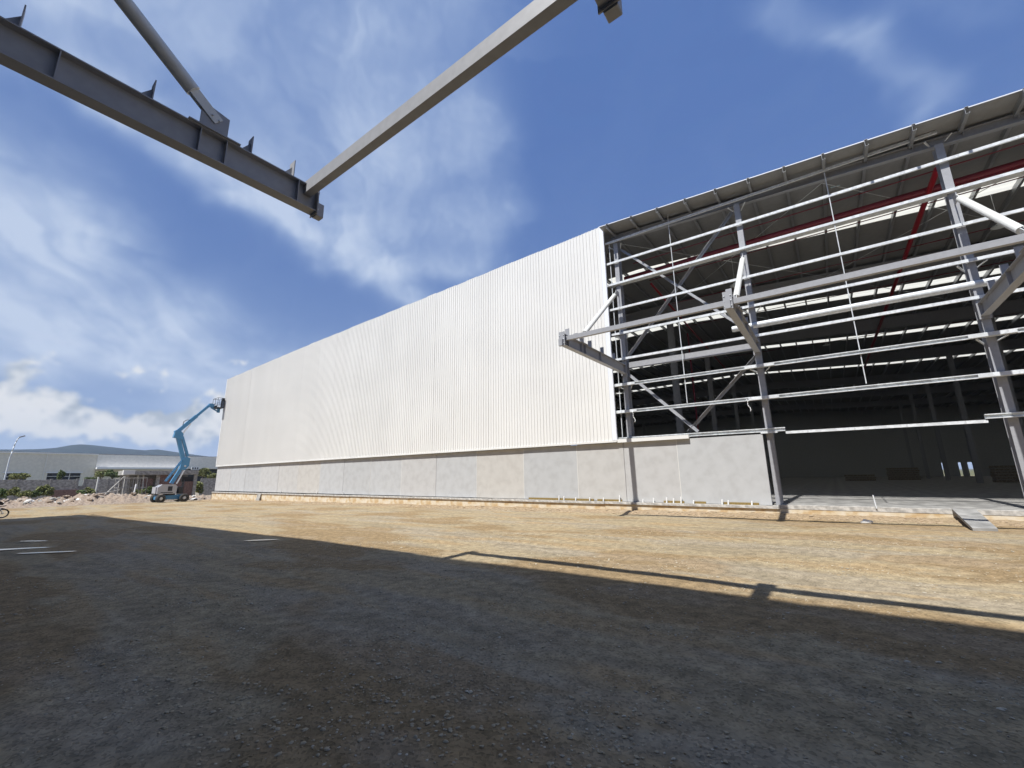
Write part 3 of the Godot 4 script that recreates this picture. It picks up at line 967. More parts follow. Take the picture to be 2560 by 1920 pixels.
# ---------------------------------------------------------------- small things in the yard and on the frame
func build_yard_things() -> void:
	# concrete plank laid as a ramp up to the slab
	var a := [Vector3(2.86, 0.36, -19.75), Vector3(3.4, 0.36, -19.75), Vector3(3.28, 0.03, -17.2), Vector3(2.78, 0.03, -17.02)]
	var st := SurfaceTool.new()
	st.begin(Mesh.PRIMITIVE_TRIANGLES)
	st.set_smooth_group(-1)
	var lo := []
	for v in a:
		lo.append(v - Vector3(0, 0.085, 0))
	for q in [[a[0], a[1], a[2], a[3]], [lo[3], lo[2], lo[1], lo[0]], [a[3], a[2], lo[2], lo[3]], [a[2], a[1], lo[1], lo[2]], [a[0], a[3], lo[3], lo[0]], [a[1], a[0], lo[0], lo[1]]]:
		for j in [0, 1, 2, 0, 2, 3]:
			st.add_vertex(q[j])
	st.generate_normals()
	tag(mi(self, "ramp_plank", st.commit(), M.slab), "grey concrete plank leaning as a ramp against the slab edge", "plank")
	# pale boulder at the slab foot
	var rk := rock_mesh(1.0, 77, 0.3, 7, 10)
	var p := Vector3(0.62, ground_y(0.62, -18.25) + 0.04, -18.25)
	tag(mi(self, "stone", rk, M.joint, Transform3D(Basis(Vector3.UP, 0.5).scaled(Vector3(0.17, 0.13, 0.12)), p)), "pale stone lying on the soil below the open slab edge", "stone")
	# cut plastic pipe ends along the panel foot
	for q in [[-6.85, 0.2], [-6.25, 0.24], [-5.95, 0.2], [-5.62, 0.28], [-11.9, 0.22], [-11.6, 0.2], [-3.95, 0.2], [-3.72, 0.17], [-8.5, 0.3], [-10.9, 0.15], [-10.1, 0.16], [-9.35, 0.16], [-7.35, 0.14], [-5.1, 0.14], [-2.85, 0.16], [-36.5, 0.3], [-32.4, 0.22], [-43.2, 0.26]]:
		var o := tube(self, "pipe_stub", Vector3(q[0], 0.29, ZW + 0.09), Vector3(q[0] + 0.02, 0.29 + q[1], ZW + 0.10), 0.032, M.pvc, 10)
		tag(o, "short white plastic pipe end standing on the plinth ledge", "pipe", "white pipe ends along the wall foot")
	# stake in front of the slab and at the wall foot
	tag(tube(self, "steel_stake", Vector3(1.0, 0.3, -19.72), Vector3(0.97, 0.75, -19.74), 0.02, M.galv, 8), "thin steel stake standing upright at the slab edge", "stake")
	var wp := box(self, "leaning_board", Vector3(-47.0, -0.22, -19.55), Vector3(0.45, 0.9, 0.05), M.block, Vector3(-0.25, 0.3, 0.05))
	tag(wp, "grey board leaning against the plinth of the clad wall", "board")
	# lamps and a reflector hanging inside the frame
	for q in [[Vector3(7.32, 12.0, -26.18), "round hanging lamp under the roof beside the white tie tube"], [Vector3(-3.03, 12.0, -25.4), "round hanging lamp under the roof behind the crossed braces"], [Vector3(1.0, 12.2, -44.0), "small round hanging lamp deep inside the roof bays"]]:
		var l := thing("hanging_lamp", q[1], "lamp", q[0], "round lamps hanging from the roof")
		mi(l, "shade", lathe([[0.0, 0.28], [0.02, 0.27], [0.05, 0.12], [0.16, 0.06], [0.2, 0.0]], 20), M.lamp, Transform3D(Basis(Vector3.BACK, PI / 2), Vector3.ZERO))
		tube(l, "rod", Vector3(0, 0.18, 0), Vector3(0, along(ROOF, q[0].x) - q[0].y - 0.1, 0), 0.012, M.galv, 6)
	var f := thing("hanging_plate", "pale blue plate hanging from a clip under the roof edge", "plate", Vector3(1.8, 14.18, -22.0))
	box(f, "panel", Vector3.ZERO, Vector3(0.36, 0.34, 0.03), M.sign, Vector3(-0.5, 0.2, 0.12))
	box(f, "clip", Vector3(0, 0.3, 0), Vector3(0.08, 0.36, 0.05), M.galv)
	for q in [[2.5, -70.0, "low stack of boards on the warehouse floor before the back wall"], [7.0, -74.0, "tall stack of boards on the warehouse floor between the inner columns"], [13.5, -60.0, "long stack of boards on the warehouse floor near the narrow back openings"]]:
		var ps := thing("board_stack", q[2], "stack", Vector3(q[0], 0.33, q[1]))
		for k in [2, 6, 3][int(q[0]) % 3]:
			box(ps, "board", Vector3(0.05 * sin(k * 2.0), 0.12 + k * 0.26, 0), Vector3(3.0, 0.22, 1.2), M.wood)
	# frayed rope ends on the sill girts
	for q in [[-2.55, 4.62], [-7.55, 4.6]]:
		var pts := []
		for k in 7:
			pts.append(Vector3(q[0] + 0.03 * sin(k * 1.7) + 0.02 * k, q[1] - k * 0.09, ZW + 0.06 + 0.02 * cos(k)))
		tag(polytube(self, "rope_end", pts, 0.014, M.pvc, 6), "frayed white rope end hanging from a galvanised girt", "rope", "rope ends on the girts")

# ---------------------------------------------------------------- boom lift
func build_lift() -> void:
	var X := -60.6
	var w := thing("boom_lift", "blue articulated boom lift with its basket raised to the wall corner", "boom lift")
	var gy := ground_y(-60.6, -15.8)
	# chassis
	box(w, "chassis", Vector3(X, gy + 0.55, -15.75), Vector3(1.1, 0.45, 2.5), M.blue)
	box(w, "axle", Vector3(X, gy + 0.46, -14.75), Vector3(1.9, 0.18, 0.25), M.blue)
	box(w, "axle", Vector3(X, gy + 0.46, -16.85), Vector3(1.9, 0.18, 0.25), M.blue)
	box(w, "bumper", Vector3(X + 0.95, gy + 0.28, -15.7), Vector3(0.1, 0.1, 1.2), M.timberpale)
	var tyre := lathe([[-0.17, 0.2], [-0.19, 0.36], [-0.14, 0.455], [0.14, 0.455], [0.19, 0.36], [0.17, 0.2]], 22)
	var rim := lathe([[-0.15, 0.0], [-0.15, 0.12], [-0.1, 0.2], [0.1, 0.2], [0.15, 0.12], [0.15, 0.0]], 16)
	for sx in [-1, 1]:
		for z in [-14.75, -16.9]:
			var wh := Node3D.new()
			put(w, wh, "wheel")
			wh.position = Vector3(X + sx * 0.98, gy + 0.45, z)
			wh.rotation.y = 0.35 if z > -15 else 0.0
			mi(wh, "tyre", tyre, M.rubber)
			mi(wh, "rim", rim, M.rim)
	# turntable with cowls
	tube(w, "slew_ring", Vector3(X, gy + 0.77, -15.7), Vector3(X, gy + 0.95, -15.7), 0.55, M.black, 24)
	plate(w, "engine_cowl", [[-0.95, 0.0], [0.75, 0.0], [0.8, 0.75], [0.6, 1.0], [-0.6, 1.02], [-0.95, 0.7]], 0.55, M.cowl, Transform3D(Basis(Vector3(0, 0, -1), Vector3.UP, Vector3.RIGHT), Vector3(X + 0.62, gy + 0.95, -15.35)))
	plate(w, "engine_cowl", [[-0.9, 0.0], [0.75, 0.0], [0.8, 0.75], [0.6, 0.95], [-0.6, 0.98], [-0.95, 0.7]], 0.5, M.cowl, Transform3D(Basis(Vector3(0, 0, -1), Vector3.UP, Vector3.RIGHT), Vector3(X - 0.6, gy + 0.95, -15.45)))
	box(w, "grille", Vector3(X + 0.905, gy + 1.5, -15.5), Vector3(0.02, 0.5, 0.4), M.black)
	box(w, "stripe", Vector3(X + 0.903, gy + 1.08, -15.25), Vector3(0.02, 0.08, 1.1), M.black)
	box(w, "counterweight", Vector3(X, gy + 1.35, -14.45), Vector3(1.3, 0.7, 0.35), M.cowl)
	box(w, "control_box", Vector3(X + 0.55, gy + 1.35, -16.55), Vector3(0.4, 0.7, 0.4), M.black)
	box(w, "turret", Vector3(X, gy + 1.3, -15.9), Vector3(0.5, 0.75, 1.6), M.black)
	var Y := func(y: float, z: float, dx := 0.0) -> Vector3: return Vector3(X + dx, y, z)
	# lower riser: two parallel links
	member(w, "lower_arm", "R 0.3 0.34", Y.call(1.25, -15.75), Y.call(3.3, -16.62), M.blue)
	for s in [-1, 1]:
		member(w, "lower_link", "R 0.08 0.14", Y.call(1.5, -15.2, s * 0.22), Y.call(3.85, -16.45, s * 0.22), M.blue)
	member(w, "lift_cylinder", "R 0.12 0.12", Y.call(1.2, -16.25), Y.call(2.9, -16.85), M.chrome)
	# elbow
	plate(w, "elbow", [[-0.42, -0.55], [0.05, -0.62], [0.42, -0.1], [0.42, 0.75], [0.05, 0.95], [-0.3, 0.6]], 0.52, M.blue, Transform3D(Basis(Vector3(0, 0, -1), Vector3.UP, Vector3.RIGHT), Y.call(3.35, -16.72)))
	tube(w, "pin", Y.call(3.2, -16.75, -0.3), Y.call(3.2, -16.75, 0.3), 0.1, M.rim, 14)
	# upper riser: two parallel arms
	member(w, "upper_arm", "R 0.34 0.38", Y.call(3.75, -16.6), Y.call(6.95, -15.58), M.blue)
	member(w, "upper_link", "R 0.28 0.26", Y.call(4.1, -17.0), Y.call(6.6, -16.1), M.blue)
	box(w, "warning_label", Y.call(4.15, -17.0, 0.19), Vector3(0.02, 0.3, 0.3), M.white)
	plate(w, "head", [[-0.35, -0.55], [0.5, -0.75], [0.55, -0.1], [0.2, 0.3], [-0.25, 0.25]], 0.48, M.blue, Transform3D(Basis(Vector3(0, 0, -1), Vector3.UP, Vector3.RIGHT), Y.call(7.0, -15.6)))
	tube(w, "pin", Y.call(7.15, -15.45, -0.3), Y.call(7.15, -15.45, 0.3), 0.16, M.blue, 14)
	# telescopic boom
	member(w, "boom", "R 0.32 0.38", Y.call(7.1, -15.55), Y.call(9.15, -17.2), M.blue)
	member(w, "boom_section", "R 0.24 0.28", Y.call(8.9, -17.0), Y.call(10.55, -18.32), M.blue)
	member(w, "boom_cylinder", "R 0.12 0.12", Y.call(6.65, -15.95), Y.call(8.2, -16.75), M.chrome)
	polytube(w, "hose", [Y.call(7.9, -15.95, 0.18), Y.call(8.35, -16.0, 0.18), Y.call(8.55, -16.25, 0.18), Y.call(8.6, -16.6, 0.18)], 0.035, M.black)
	# jib and basket
	plate(w, "knuckle", [[-0.25, -0.2], [0.25, -0.25], [0.35, 0.1], [0.1, 0.25], [-0.2, 0.2]], 0.4, M.blue, Transform3D(Basis(Vector3(0, 0, -1), Vector3.UP, Vector3.RIGHT), Y.call(10.6, -18.5)))
	for q in [[10.7, -18.55, 10.25, -19.35], [10.35, -18.55, 9.95, -19.3]]:
		member(w, "jib_arm", "R 0.12 0.14", Y.call(q[0], q[1]), Y.call(q[2], q[3]), M.blue)
	box(w, "jib_end", Y.call(10.05, -19.4), Vector3(0.3, 0.5, 0.25), M.blue)
	var bk := Node3D.new()
	put(w, bk, "basket")
	bk.position = Y.call(10.35, -19.3)
	box(bk, "basket_floor", Vector3(0, 0, 0), Vector3(1.7, 0.06, 0.76), M.black)
	for sx in [-1, 0, 1]:
		for sz in [-1, 1]:
			tube(bk, "post", Vector3(sx * 0.82, 0, sz * 0.35), Vector3(sx * 0.82, 1.2, sz * 0.35), 0.022, M.black, 8)
	for y in [0.55, 1.2]:
		for sz in [-1, 1]:
			tube(bk, "rail", Vector3(-0.82, y, sz * 0.35), Vector3(0.82, y, sz * 0.35), 0.022, M.black, 8)
		for sx in [-1, 1]:
			tube(bk, "rail", Vector3(sx * 0.82, y, -0.35), Vector3(sx * 0.82, y, 0.35), 0.022, M.black, 8)
	box(bk, "toe_board", Vector3(0, 0.15, 0.36), Vector3(1.7, 0.22, 0.02), M.black)
	box(bk, "side_panel", Vector3(0.2, 0.55, -0.38), Vector3(1.2, 1.0, 0.03), M.black)
	box(bk, "control_panel", Vector3(0.5, 1.1, -0.28), Vector3(0.45, 0.25, 0.2), M.black)

# ---------------------------------------------------------------- motorcycle
func build_motorcycle() -> void:
	var fw := Vector3(-40.96, 0, -2.52)
	var gy := ground_y(fw.x, fw.z)
	var w := thing("motorcycle", "dark underbone motorcycle parked at the edge of the shaded yard", "motorcycle", Vector3(fw.x, gy, fw.z), "", 0.12)
	var tyre := lathe([[-0.02, 0.22], [-0.035, 0.25], [-0.02, 0.278], [0.02, 0.278], [0.035, 0.25], [0.02, 0.22], [-0.02, 0.22]], 30)
	var rimm := lathe([[-0.02, 0.205], [-0.024, 0.222], [0.024, 0.222], [0.02, 0.205], [-0.02, 0.205]], 30)
	for z in [0.0, 1.2]:
		var wh := Node3D.new()
		put(w, wh, "wheel")
		wh.position = Vector3(0, 0.278, z)
		mi(wh, "tyre", tyre, M.rubber)
		mi(wh, "rim", rimm, M.chrome)
		tube(wh, "hub", Vector3(-0.05, 0, 0), Vector3(0.05, 0, 0), 0.05, M.chrome, 12)
		for k in 12:
			var an := TAU * k / 12
			tube(wh, "spoke", Vector3(0.02, 0.045 * cos(an), 0.045 * sin(an)), Vector3(0, 0.21 * cos(an), 0.21 * sin(an)), 0.003, M.chrome, 5)
	for s in [-1, 1]:
		tube(w, "fork_leg", Vector3(s * 0.07, 0.28, 0), Vector3(s * 0.07, 0.80, 0.26), 0.022, M.chrome, 10)
	plate(w, "front_mudguard", [[-0.30, 0.02], [-0.18, 0.20], [0.05, 0.31], [0.28, 0.24], [0.34, 0.10], [0.26, 0.15], [0.05, 0.25], [-0.16, 0.15]], 0.11, M.black, Transform3D(Basis(Vector3(0, 0, 1), Vector3.UP, Vector3(-1, 0, 0)), Vector3(0, 0.30, 0)))
	plate(w, "leg_shield", [[0.14, 0.22], [0.34, 0.12], [0.42, 0.5], [0.4, 0.72], [0.22, 0.82], [0.16, 0.7]], 0.34, M.black, Transform3D(Basis(Vector3(0, 0, 1), Vector3.UP, Vector3(-1, 0, 0)), Vector3(0, 0.08, 0.1)))
	plate(w, "headlight_cowl", [[0.06, 0.78], [0.30, 0.78], [0.36, 0.95], [0.2, 1.02], [0.05, 0.9]], 0.22, M.black, Transform3D(Basis(Vector3(0, 0, 1), Vector3.UP, Vector3(-1, 0, 0)), Vector3.ZERO))
	mi(w, "headlight", lathe([[0.0, 0.0], [0.0, 0.07], [0.03, 0.06], [0.045, 0.0]], 16), M.rim, Transform3D(Basis(Vector3.UP, PI / 2), Vector3(0, 0.88, 0.06)))
	tube(w, "handlebar", Vector3(-0.34, 0.98, 0.32), Vector3(0.34, 0.98, 0.32), 0.017, M.black, 10)
	for s in [-1, 1]:
		tube(w, "mirror_stem", Vector3(s * 0.25, 0.99, 0.3), Vector3(s * 0.33, 1.17, 0.28), 0.008, M.black, 6)
		box(w, "mirror", Vector3(s * 0.35, 1.2, 0.28), Vector3(0.13, 0.08, 0.03), M.black)
	plate(w, "body", [[0.4, 0.3], [0.95, 0.28], [1.45, 0.62], [1.5, 0.75], [0.75, 0.68], [0.5, 0.5]], 0.2, M.black, Transform3D(Basis(Vector3(0, 0, 1), Vector3.UP, Vector3(-1, 0, 0)), Vector3.ZERO))
	plate(w, "seat", [[0.62, 0.68], [1.48, 0.76], [1.46, 0.83], [1.0, 0.82], [0.62, 0.76]], 0.24, M.rubber, Transform3D(Basis(Vector3(0, 0, 1), Vector3.UP, Vector3(-1, 0, 0)), Vector3.ZERO))
	box(w, "engine", Vector3(0, 0.33, 0.66), Vector3(0.24, 0.2, 0.32), M.cowl)
	tube(w, "exhaust", Vector3(0.14, 0.28, 0.7), Vector3(0.16, 0.36, 1.5), 0.045, M.chrome, 12)
	tube(w, "stand", Vector3(-0.12, 0.3, 0.8), Vector3(-0.26, 0.0, 0.86), 0.012, M.chrome, 6)

# ---------------------------------------------------------------- left distance
func leafy(parent: Node, called: String, c: Vector3, r: Vector3, n: int, leaf: float, m: Material, seed: int) -> void:
	var g := RandomNumberGenerator.new()
	g.seed = seed
	var st := SurfaceTool.new()
	st.begin(Mesh.PRIMITIVE_TRIANGLES)
	var lobes := []
	for k in 9:
		var d := Vector3(g.randfn(), g.randfn() * 0.8, g.randfn()).normalized() * g.randf_range(0.25, 0.75)
		lobes.append([d, g.randf_range(0.3, 0.5)])
	for k in n:
		var l = lobes[g.randi() % 9]
		var d := Vector3(g.randfn(), g.randfn(), g.randfn()).normalized() * pow(g.randf(), 0.4) * float(l[1])
		var p: Vector3 = c + (l[0] + d) * r
		var a := Vector3(g.randfn(), g.randfn() * 0.6, g.randfn()).normalized()
		var b := a.cross(Vector3(g.randfn(), g.randfn(), g.randfn())).normalized()
		var s := leaf * g.randf_range(0.6, 1.3)
		for v in [p - a * s, p + b * s * 0.5, p + a * s, p - a * s, p + a * s, p - b * s * 0.5]:
			st.add_vertex(v)
	st.generate_normals()
	mi(parent, called, st.commit(), m)

func plant(called: String, label: String, category: String, a: float, b: float, hw: float, hh: float, x: float, m: Material, seed: int, trunk := true, group := "") -> void:
	# crown centre and half sizes read off the photograph, distance x from what stands before and behind
	var c := zl(a, b, x)
	var k := (zl(a + 10.0, b, x) - c).length() / 10.0
	var base := Vector3(x, ground_y(x, c.z), c.z)
	var h := c.y - base.y
	var r := Vector3(hw, hh, hw) * k * 1.3
	var w := thing(called, label, category, base, group)
	if trunk:
		tube(w, "trunk", Vector3(0, -0.1, 0), Vector3(0.05, h, 0.05), 0.1, M.bark, 8, 0.05)
		for j in 3:
			tube(w, "limb", Vector3(0.05, h * 0.75, 0), Vector3(cos(j * 2.1 + seed) * r.x * 0.5, h + r.y * 0.3, sin(j * 2.1 + seed) * r.x * 0.5), 0.045, M.bark, 6, 0.015)
	leafy(w, "crown" if trunk else "foliage", Vector3(0, h, 0), r * 1.05, 1300 if trunk else 900, clampf(r.y * 0.2, 0.1, 0.3), m, seed)

func on_ground(x: float, z: float) -> Vector3:
	return Vector3(x, ground_y(x, z), z)

func build_distance() -> void:
	# long pale factory behind everything
	var f := thing("factory_hall", "long low grey-white factory hall beyond the yard wall, below the hills", "factory")
	var xf := -170.0
	var yb := -2.4
	# west part: its wall in upright bands round the two window bands
	for s in [[10.0, -9.2, yb, 9.2], [-13.2, -16.7, yb, 9.2], [-23.2, -25.9, yb, 9.1], [-9.2, -13.2, 4.0, 9.2], [-16.7, -23.2, 4.0, 9.1], [-9.2, -13.2, yb, 1.7], [-16.7, -23.2, yb, 1.7]]:
		box(f, "wall", Vector3(xf, (s[2] + s[3]) / 2, (s[0] + s[1]) / 2), Vector3(0.4, s[3] - s[2], s[0] - s[1]), M.factory)
	for q in [[-9.2, -13.2], [-16.7, -23.2]]:
		var win := box(f, "window", Vector3(xf - 0.3, 2.85, (q[0] + q[1]) / 2), Vector3(0.1, 2.3, q[0] - q[1]), M.blackglass)
		for k in 4:
			box(win, "mullion", Vector3(0.1, 0, lerpf((q[0] - q[1]) / 2, -(q[0] - q[1]) / 2, k / 3.0)), Vector3(0.12, 2.3, 0.12), M.white)
		box(win, "transom", Vector3(0.1, 0.25, 0), Vector3(0.12, 0.12, q[0] - q[1]), M.white)
		box(win, "window_hood", Vector3(0.5, 1.25, 0), Vector3(0.5, 0.25, q[0] - q[1] + 0.6), M.white)
	box(f, "downpipe", Vector3(xf + 0.3, 5.0, -16.0), Vector3(0.15, 8.3, 0.2), M.factory2)
	box(f, "eave_gutter", Vector3(xf + 0.25, 9.2, -8.0), Vector3(0.5, 0.22, 36.0), M.white)
	# east part: paler upper wall over a white awning and a deep bay painted dark
	box(f, "wall", Vector3(xf + 0.15, 7.2, -45.0), Vector3(0.4, 3.9, 38.2), M.factory2)
	box(f, "wall", Vector3(xf - 1.5, 1.4, -36.5), Vector3(0.4, 7.8, 21.0), M.factory)
	box(f, "awning", Vector3(xf + 1.2, 5.3, -36.6), Vector3(2.4, 0.55, 21.4), M.white)
	box(f, "bay_wall", Vector3(xf - 5.0, 1.4, -56.0), Vector3(0.4, 7.8, 18.0), M.black)  # black wall colour stands for the shade inside the open bay
	box(f, "bay_soffit", Vector3(xf - 2.4, 5.3, -56.0), Vector3(5.0, 0.2, 18.0), M.factory)
	box(f, "sign_box", Vector3(xf + 2.6, 5.35, -49.3), Vector3(0.3, 0.9, 2.2), M.white)
	for k in 3:
		box(f, "sign_mark", Vector3(xf + 2.77, 5.35, -48.6 - k * 0.65), Vector3(0.04, 0.55, 0.35), M.black)
	member(f, "roof", "R 60 0.3", Vector3(xf - 30.2, 9.4, 10.0), Vector3(xf - 30.2, 9.2, -64.0), M.roof)
	# yard wall of grey blocks, with posts
	var yw := thing("yard_wall", "grey concrete block wall with posts in front of the factory hall", "wall")
	var xw := -95.0
	for q in [[-3.0, -6.6, 2.0], [-6.7, -9.9, 1.95], [-10.0, -12.7, 1.92], [-13.6, -16.3, 1.95], [-16.4, -19.5, 1.9]]:
		box(yw, "wall_bay", Vector3(xw, (q[2] - 1.6) / 2, (q[0] + q[1]) / 2), Vector3(0.2, q[2] + 1.6, q[0] - q[1]), M.block)
	box(yw, "wall_bay", Vector3(xw, -0.3, -13.15), Vector3(0.2, 2.5, 0.9), M.blockdark)
	for z in [-3.0, -6.65, -9.95, -12.75, -13.55, -16.35, -19.5]:
		box(yw, "wall_post", Vector3(xw + 0.05, 0.2, z), Vector3(0.32, 3.7, 0.28), M.blockdark)
	box(yw, "brick_infill", Vector3(xw + 0.3, -0.35, -11.5), Vector3(0.2, 1.5, 3.1), M.brick)
	var gp := box(self, "hoarding", Vector3(-93.0, 0.35, -30.2), Vector3(0.12, 3.0, 3.4), M.block)
	tag(gp, "dark grey upright hoarding between the hut and the clad wall", "hoarding")
	# small unfinished hut
	var h := thing("site_hut", "small unfinished concrete hut with a flat slab roof and one dark window", "hut")
	var xh := -80.0
	box(h, "roof_slab", Vector3(xh - 1.6, 2.74, -19.6), Vector3(4.4, 0.62, 8.6), M.block)
	box(h, "beam_end", Vector3(xh + 0.4, 2.78, -15.65), Vector3(0.6, 0.62, 1.25), M.joint)
	for z in [-15.6, -19.1, -23.75]:
		box(h, "pier", Vector3(xh, 0.75, z), Vector3(0.4, 3.4, 0.4), M.block)
	box(h, "brick_wall", Vector3(xh - 0.1, 0.2, -20.7), Vector3(0.2, 2.4, 2.8), M.brick)
	box(h, "brick_wall", Vector3(xh - 0.1, 0.2, -23.0), Vector3(0.2, 2.4, 1.1), M.brick)
	box(h, "brick_wall", Vector3(xh - 0.1, 1.9, -20.6), Vector3(0.2, 1.0, 2.6), M.brick)
	box(h, "painted_window_dark", Vector3(xh - 0.3, 1.75, -22.85), Vector3(0.2, 0.7, 1.3), M.black)  # solid black panel; the shade inside the hut is put into its colour
	box(h, "back_wall", Vector3(xh - 3.4, 0.75, -19.6), Vector3(0.2, 3.4, 8.2), M.blockdark)
	box(h, "door", Vector3(xh - 0.2, 0.6, -18.0), Vector3(0.08, 2.6, 1.3), M.brick)
	for z in [-16.9, -17.5]:
		box(h, "prop", Vector3(xh + 0.1, 0.9, z), Vector3(0.12, 3.0, 0.14), M.timberpale, Vector3(0.08, 0, 0))
	# steel cage frame in front of the hut
	var cg := thing("steel_cage", "grey open steel cage frame standing on the spoil in front of the hut", "frame")
	var xc := -72.0
	for z in [-13.4, -14.1, -14.75, -15.4, -16.1]:
		for dx in [0.0, -2.0]:
			tube(cg, "upright", Vector3(xc + dx, -0.9, z - 0.1), Vector3(xc + dx, 1.95, z), 0.035, M.block, 6)
	for y in [0.75, 1.95]:
		for dx in [0.0, -2.0]:
			tube(cg, "rail", Vector3(xc + dx, y, -13.4), Vector3(xc + dx, y, -16.1), 0.035, M.block, 6)
		for z in [-13.4, -16.1]:
			tube(cg, "rail", Vector3(xc, y, z), Vector3(xc - 2.0, y, z), 0.035, M.block, 6)
	tag(tube(self, "leaning_pole", Vector3(-70.5, 0.0, -12.0), Vector3(-72.6, 2.15, -13.9), 0.055, M.timberpale, 8), "long pale pole leaning from the spoil heap against the cage frame", "pole")
	tag(tube(self, "lying_pole", Vector3(-68.5, 0.05, -10.6), Vector3(-70.0, 0.55, -13.2), 0.05, M.timberpale, 8), "pale pole lying along the top of the spoil heap", "pole")
	tag(tube(self, "upright_post", Vector3(-70.2, -0.5, -14.6), Vector3(-70.4, 1.2, -14.75), 0.075, M.white, 8), "short white post standing on the spoil in front of the cage frame", "post")
	tag(tube(self, "fence_post", on_ground(-88.0, -13.95), Vector3(-88.0, 2.25, -13.96), 0.09, M.joint, 8), "slim grey concrete post standing alone before the yard wall", "post")
	# street lamp
	var lp := thing("street_lamp", "tall grey street lamp with a curved arm at the yard wall", "street lamp")
	var lb := on_ground(-100.0, -5.55)
	var pts := [lb + Vector3(0, 6.6, -0.05)]
	for k in 6:
		pts.append(Vector3(-100.0, lb.y + 6.6 + 3.1 * sin(k / 5.0 * 1.35) / sin(1.35), -5.65 - 0.42 * pow(k / 5.0, 1.7)))
	tube(lp, "pole", lb, lb + Vector3(0, 6.7, -0.05), 0.11, M.lamp, 10, 0.08)
	polytube(lp, "arm", pts, 0.07, M.lamp, 8)
	box(lp, "lamp_head", pts[-1] + Vector3(0, 0.1, -0.25), Vector3(0.3, 0.18, 0.65), M.grey, Vector3(0.45, 0, 0))
	# spoil heap, one mound with broken lumps on it
	var st := SurfaceTool.new()
	st.begin(Mesh.PRIMITIVE_TRIANGLES)
	st.set_smooth_group(0)
	var rows := []
	for i in 29:
		var row := []
		for k in 180:
			var z := lerpf(-2.0, -24.0, k / 179.0)
			var t := i / 28.0
			var x := lerpf(-62.6 - 0.06 * absf(z + 12.0) * 2.0, -73.5, t)
			var crest := 0.66 - 0.28 * smoothstep(-16.0, -20.0, z) + 0.22 * exp(-pow((z + 11.5) / 2.6, 2)) - 0.25 * smoothstep(-5.0, -2.0, z)
			var prof := sin(PI * pow(t, 0.75))
			var y := crest * prof * (1.0 + 0.8 * nz2.get_noise_2d(x * 12.0, z * 12.0)) + 0.34 * prof * nz2.get_noise_2d(x * 38.0, z * 38.0)
			row.append(Vector3(x, ground_y(x, z) - 0.06 + y, z))
		rows.append(row)
	for i in 28:
		for k in 179:
			for v in [rows[i][k], rows[i + 1][k], rows[i + 1][k + 1], rows[i][k], rows[i + 1][k + 1], rows[i][k + 1]]:
				st.add_vertex(v)
	st.index()
	st.generate_normals()
	var hp := mi(self, "spoil_heap", st.commit(), M.spoil)
	tag(hp, "long low heap of reddish spoil and rubble beside the boom lift", "heap")
	hp.set_meta("kind", "stuff")
	# lumps of rubble on the heap
	var rocks := [rock_mesh(1.0, 51, 0.35, 5, 8), rock_mesh(1.0, 52, 0.35, 5, 8), rock_mesh(1.0, 53, 0.35, 5, 8)]
	for k in 110:
		var i := rng.randi_range(2, 20)
		var j := rng.randi_range(4, 152)
		var s := rng.randf_range(0.12, 0.32) * (1.6 if rng.randf() < 0.1 else 1.0)
		var m: Material = [M.stone, M.spoil, M.joint, M.block][[0, 1, 1, 0, 2, 3, 1][rng.randi() % 7]]
		var o := mi(self, "rubble_lump", rocks[k % 3], m, Transform3D(Basis(Vector3.UP, rng.randf() * TAU).scaled(Vector3(s * 1.3, s * 0.8, s)), rows[i][j] + Vector3(0, s * 0.2, 0)))
		tag(o, "broken lump of rubble lying on the reddish spoil heap", "rubble", "rubble lumps on the spoil heap")
	var bl := mi(self, "boulder", rock_mesh(1.0, 61, 0.18, 8, 12), M.spoil, Transform3D(Basis.IDENTITY.scaled(Vector3(0.5, 0.45, 0.75)), Vector3(-66.6, 0.0, -10.9)))
	tag(bl, "large rounded tan boulder on the crest of the spoil heap", "boulder")
	var sl := box(self, "broken_slab", Vector3(-65.2, -0.45, -8.2), Vector3(0.9, 0.07, 2.2), M.joint, Vector3(0.14, 0.2, -0.3))
	tag(sl, "pale broken slab lying on the front of the spoil heap", "slab")
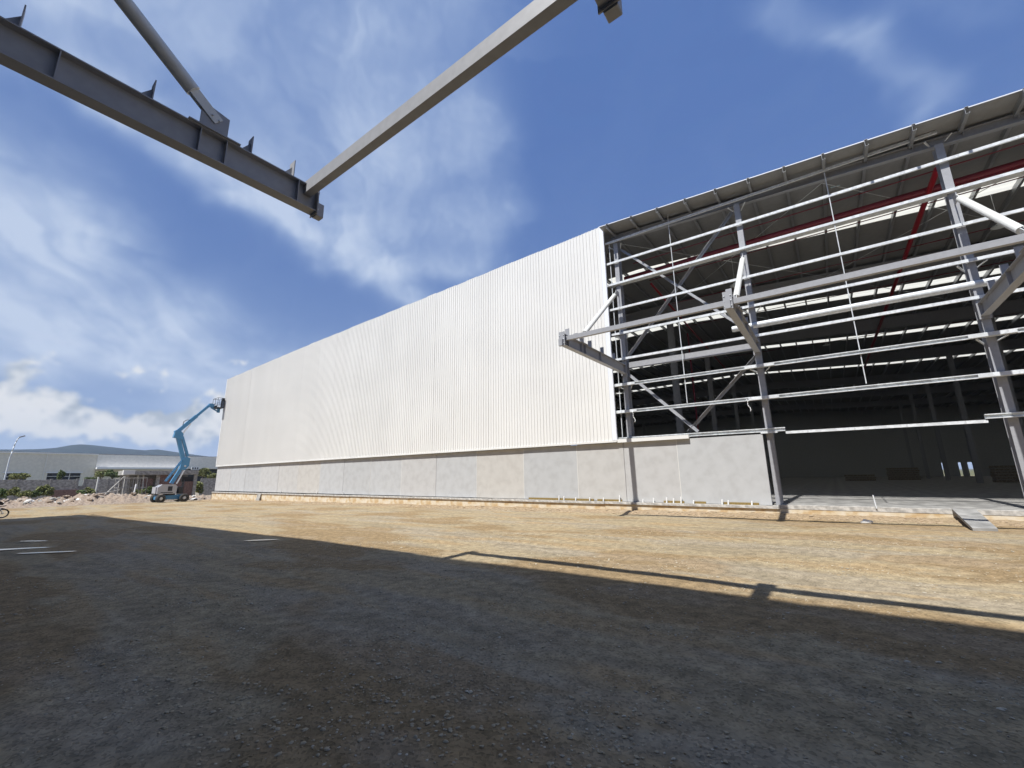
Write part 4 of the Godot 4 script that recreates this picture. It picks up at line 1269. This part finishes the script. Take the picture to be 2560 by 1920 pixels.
	for q in [[-64.0, -18.2, 0.2], [-64.6, -19.3, -0.3], [-65.4, -20.4, 0.5], [-63.6, -19.0, 1.1], [-66.0, -21.3, 0.1]]:
		var o := box(self, "waste_board", Vector3(q[0], ground_y(q[0], q[1]) + 0.16 + 0.04 * q[2], q[1]), Vector3(0.35, 0.06, 1.9), M.joint, Vector3(0.05, q[2], 0.1))
		tag(o, "pale waste board lying on the ground behind the boom lift", "board", "waste boards behind the boom lift")
	# trees beyond the wall and weeds before it
	plant("small_tree", "wide yellowish tree behind the yard wall in front of the first window band", "tree", 170, 890, 90, 48, -120, M.leaf2, 101)
	plant("small_tree", "narrow dark tree behind the yard wall at the second window band", "tree", 545, 885, 32, 55, -118, M.leaf, 102)
	plant("small_tree", "round green tree behind the yard wall under the start of the white awning", "tree", 905, 880, 62, 46, -116, M.leaf2, 103)
	plant("small_tree", "low spreading tree topping the yard wall beside the lone post", "tree", 800, 915, 52, 26, -112, M.leaf, 107)
	plant("small_tree", "dark leafy tree beside the pale beam end of the hut roof", "tree", 1010, 875, 62, 46, -114, M.leaf, 104)
	plant("leafy_tree", "bright green leafy tree in front of the dark factory bay", "tree", 1812, 862, 58, 52, -104, M.leaf2, 105)
	plant("round_bush", "low round green bush beside the clad wall corner", "bush", 1895, 890, 44, 28, -102, M.leaf2, 106, false)
	plant("green_shrub", "green shrub between the hut and the grey hoarding", "shrub", 1775, 1005, 36, 62, -86, M.leaf2, 108, false)
	var k := 0
	for q in [[20, 1040, 60, 62, -86], [110, 1035, 60, 60, -85], [210, 1055, 70, 45, -84], [300, 1050, 60, 45, -85], [385, 1025, 55, 62, -86], [440, 1040, 45, 55, -85], [720, 1045, 50, 40, -86], [800, 1035, 50, 48, -87], [1240, 1035, 50, 35, -78], [1320, 1025, 40, 42, -79]]:
		plant("weed_clump", "rough green weed clump growing in front of the grey yard wall", "weeds", q[0], q[1], q[2], q[3], q[4], M.leaf2 if k % 3 else M.leaf, 120 + k, false, "weeds before the yard wall")
		k += 1
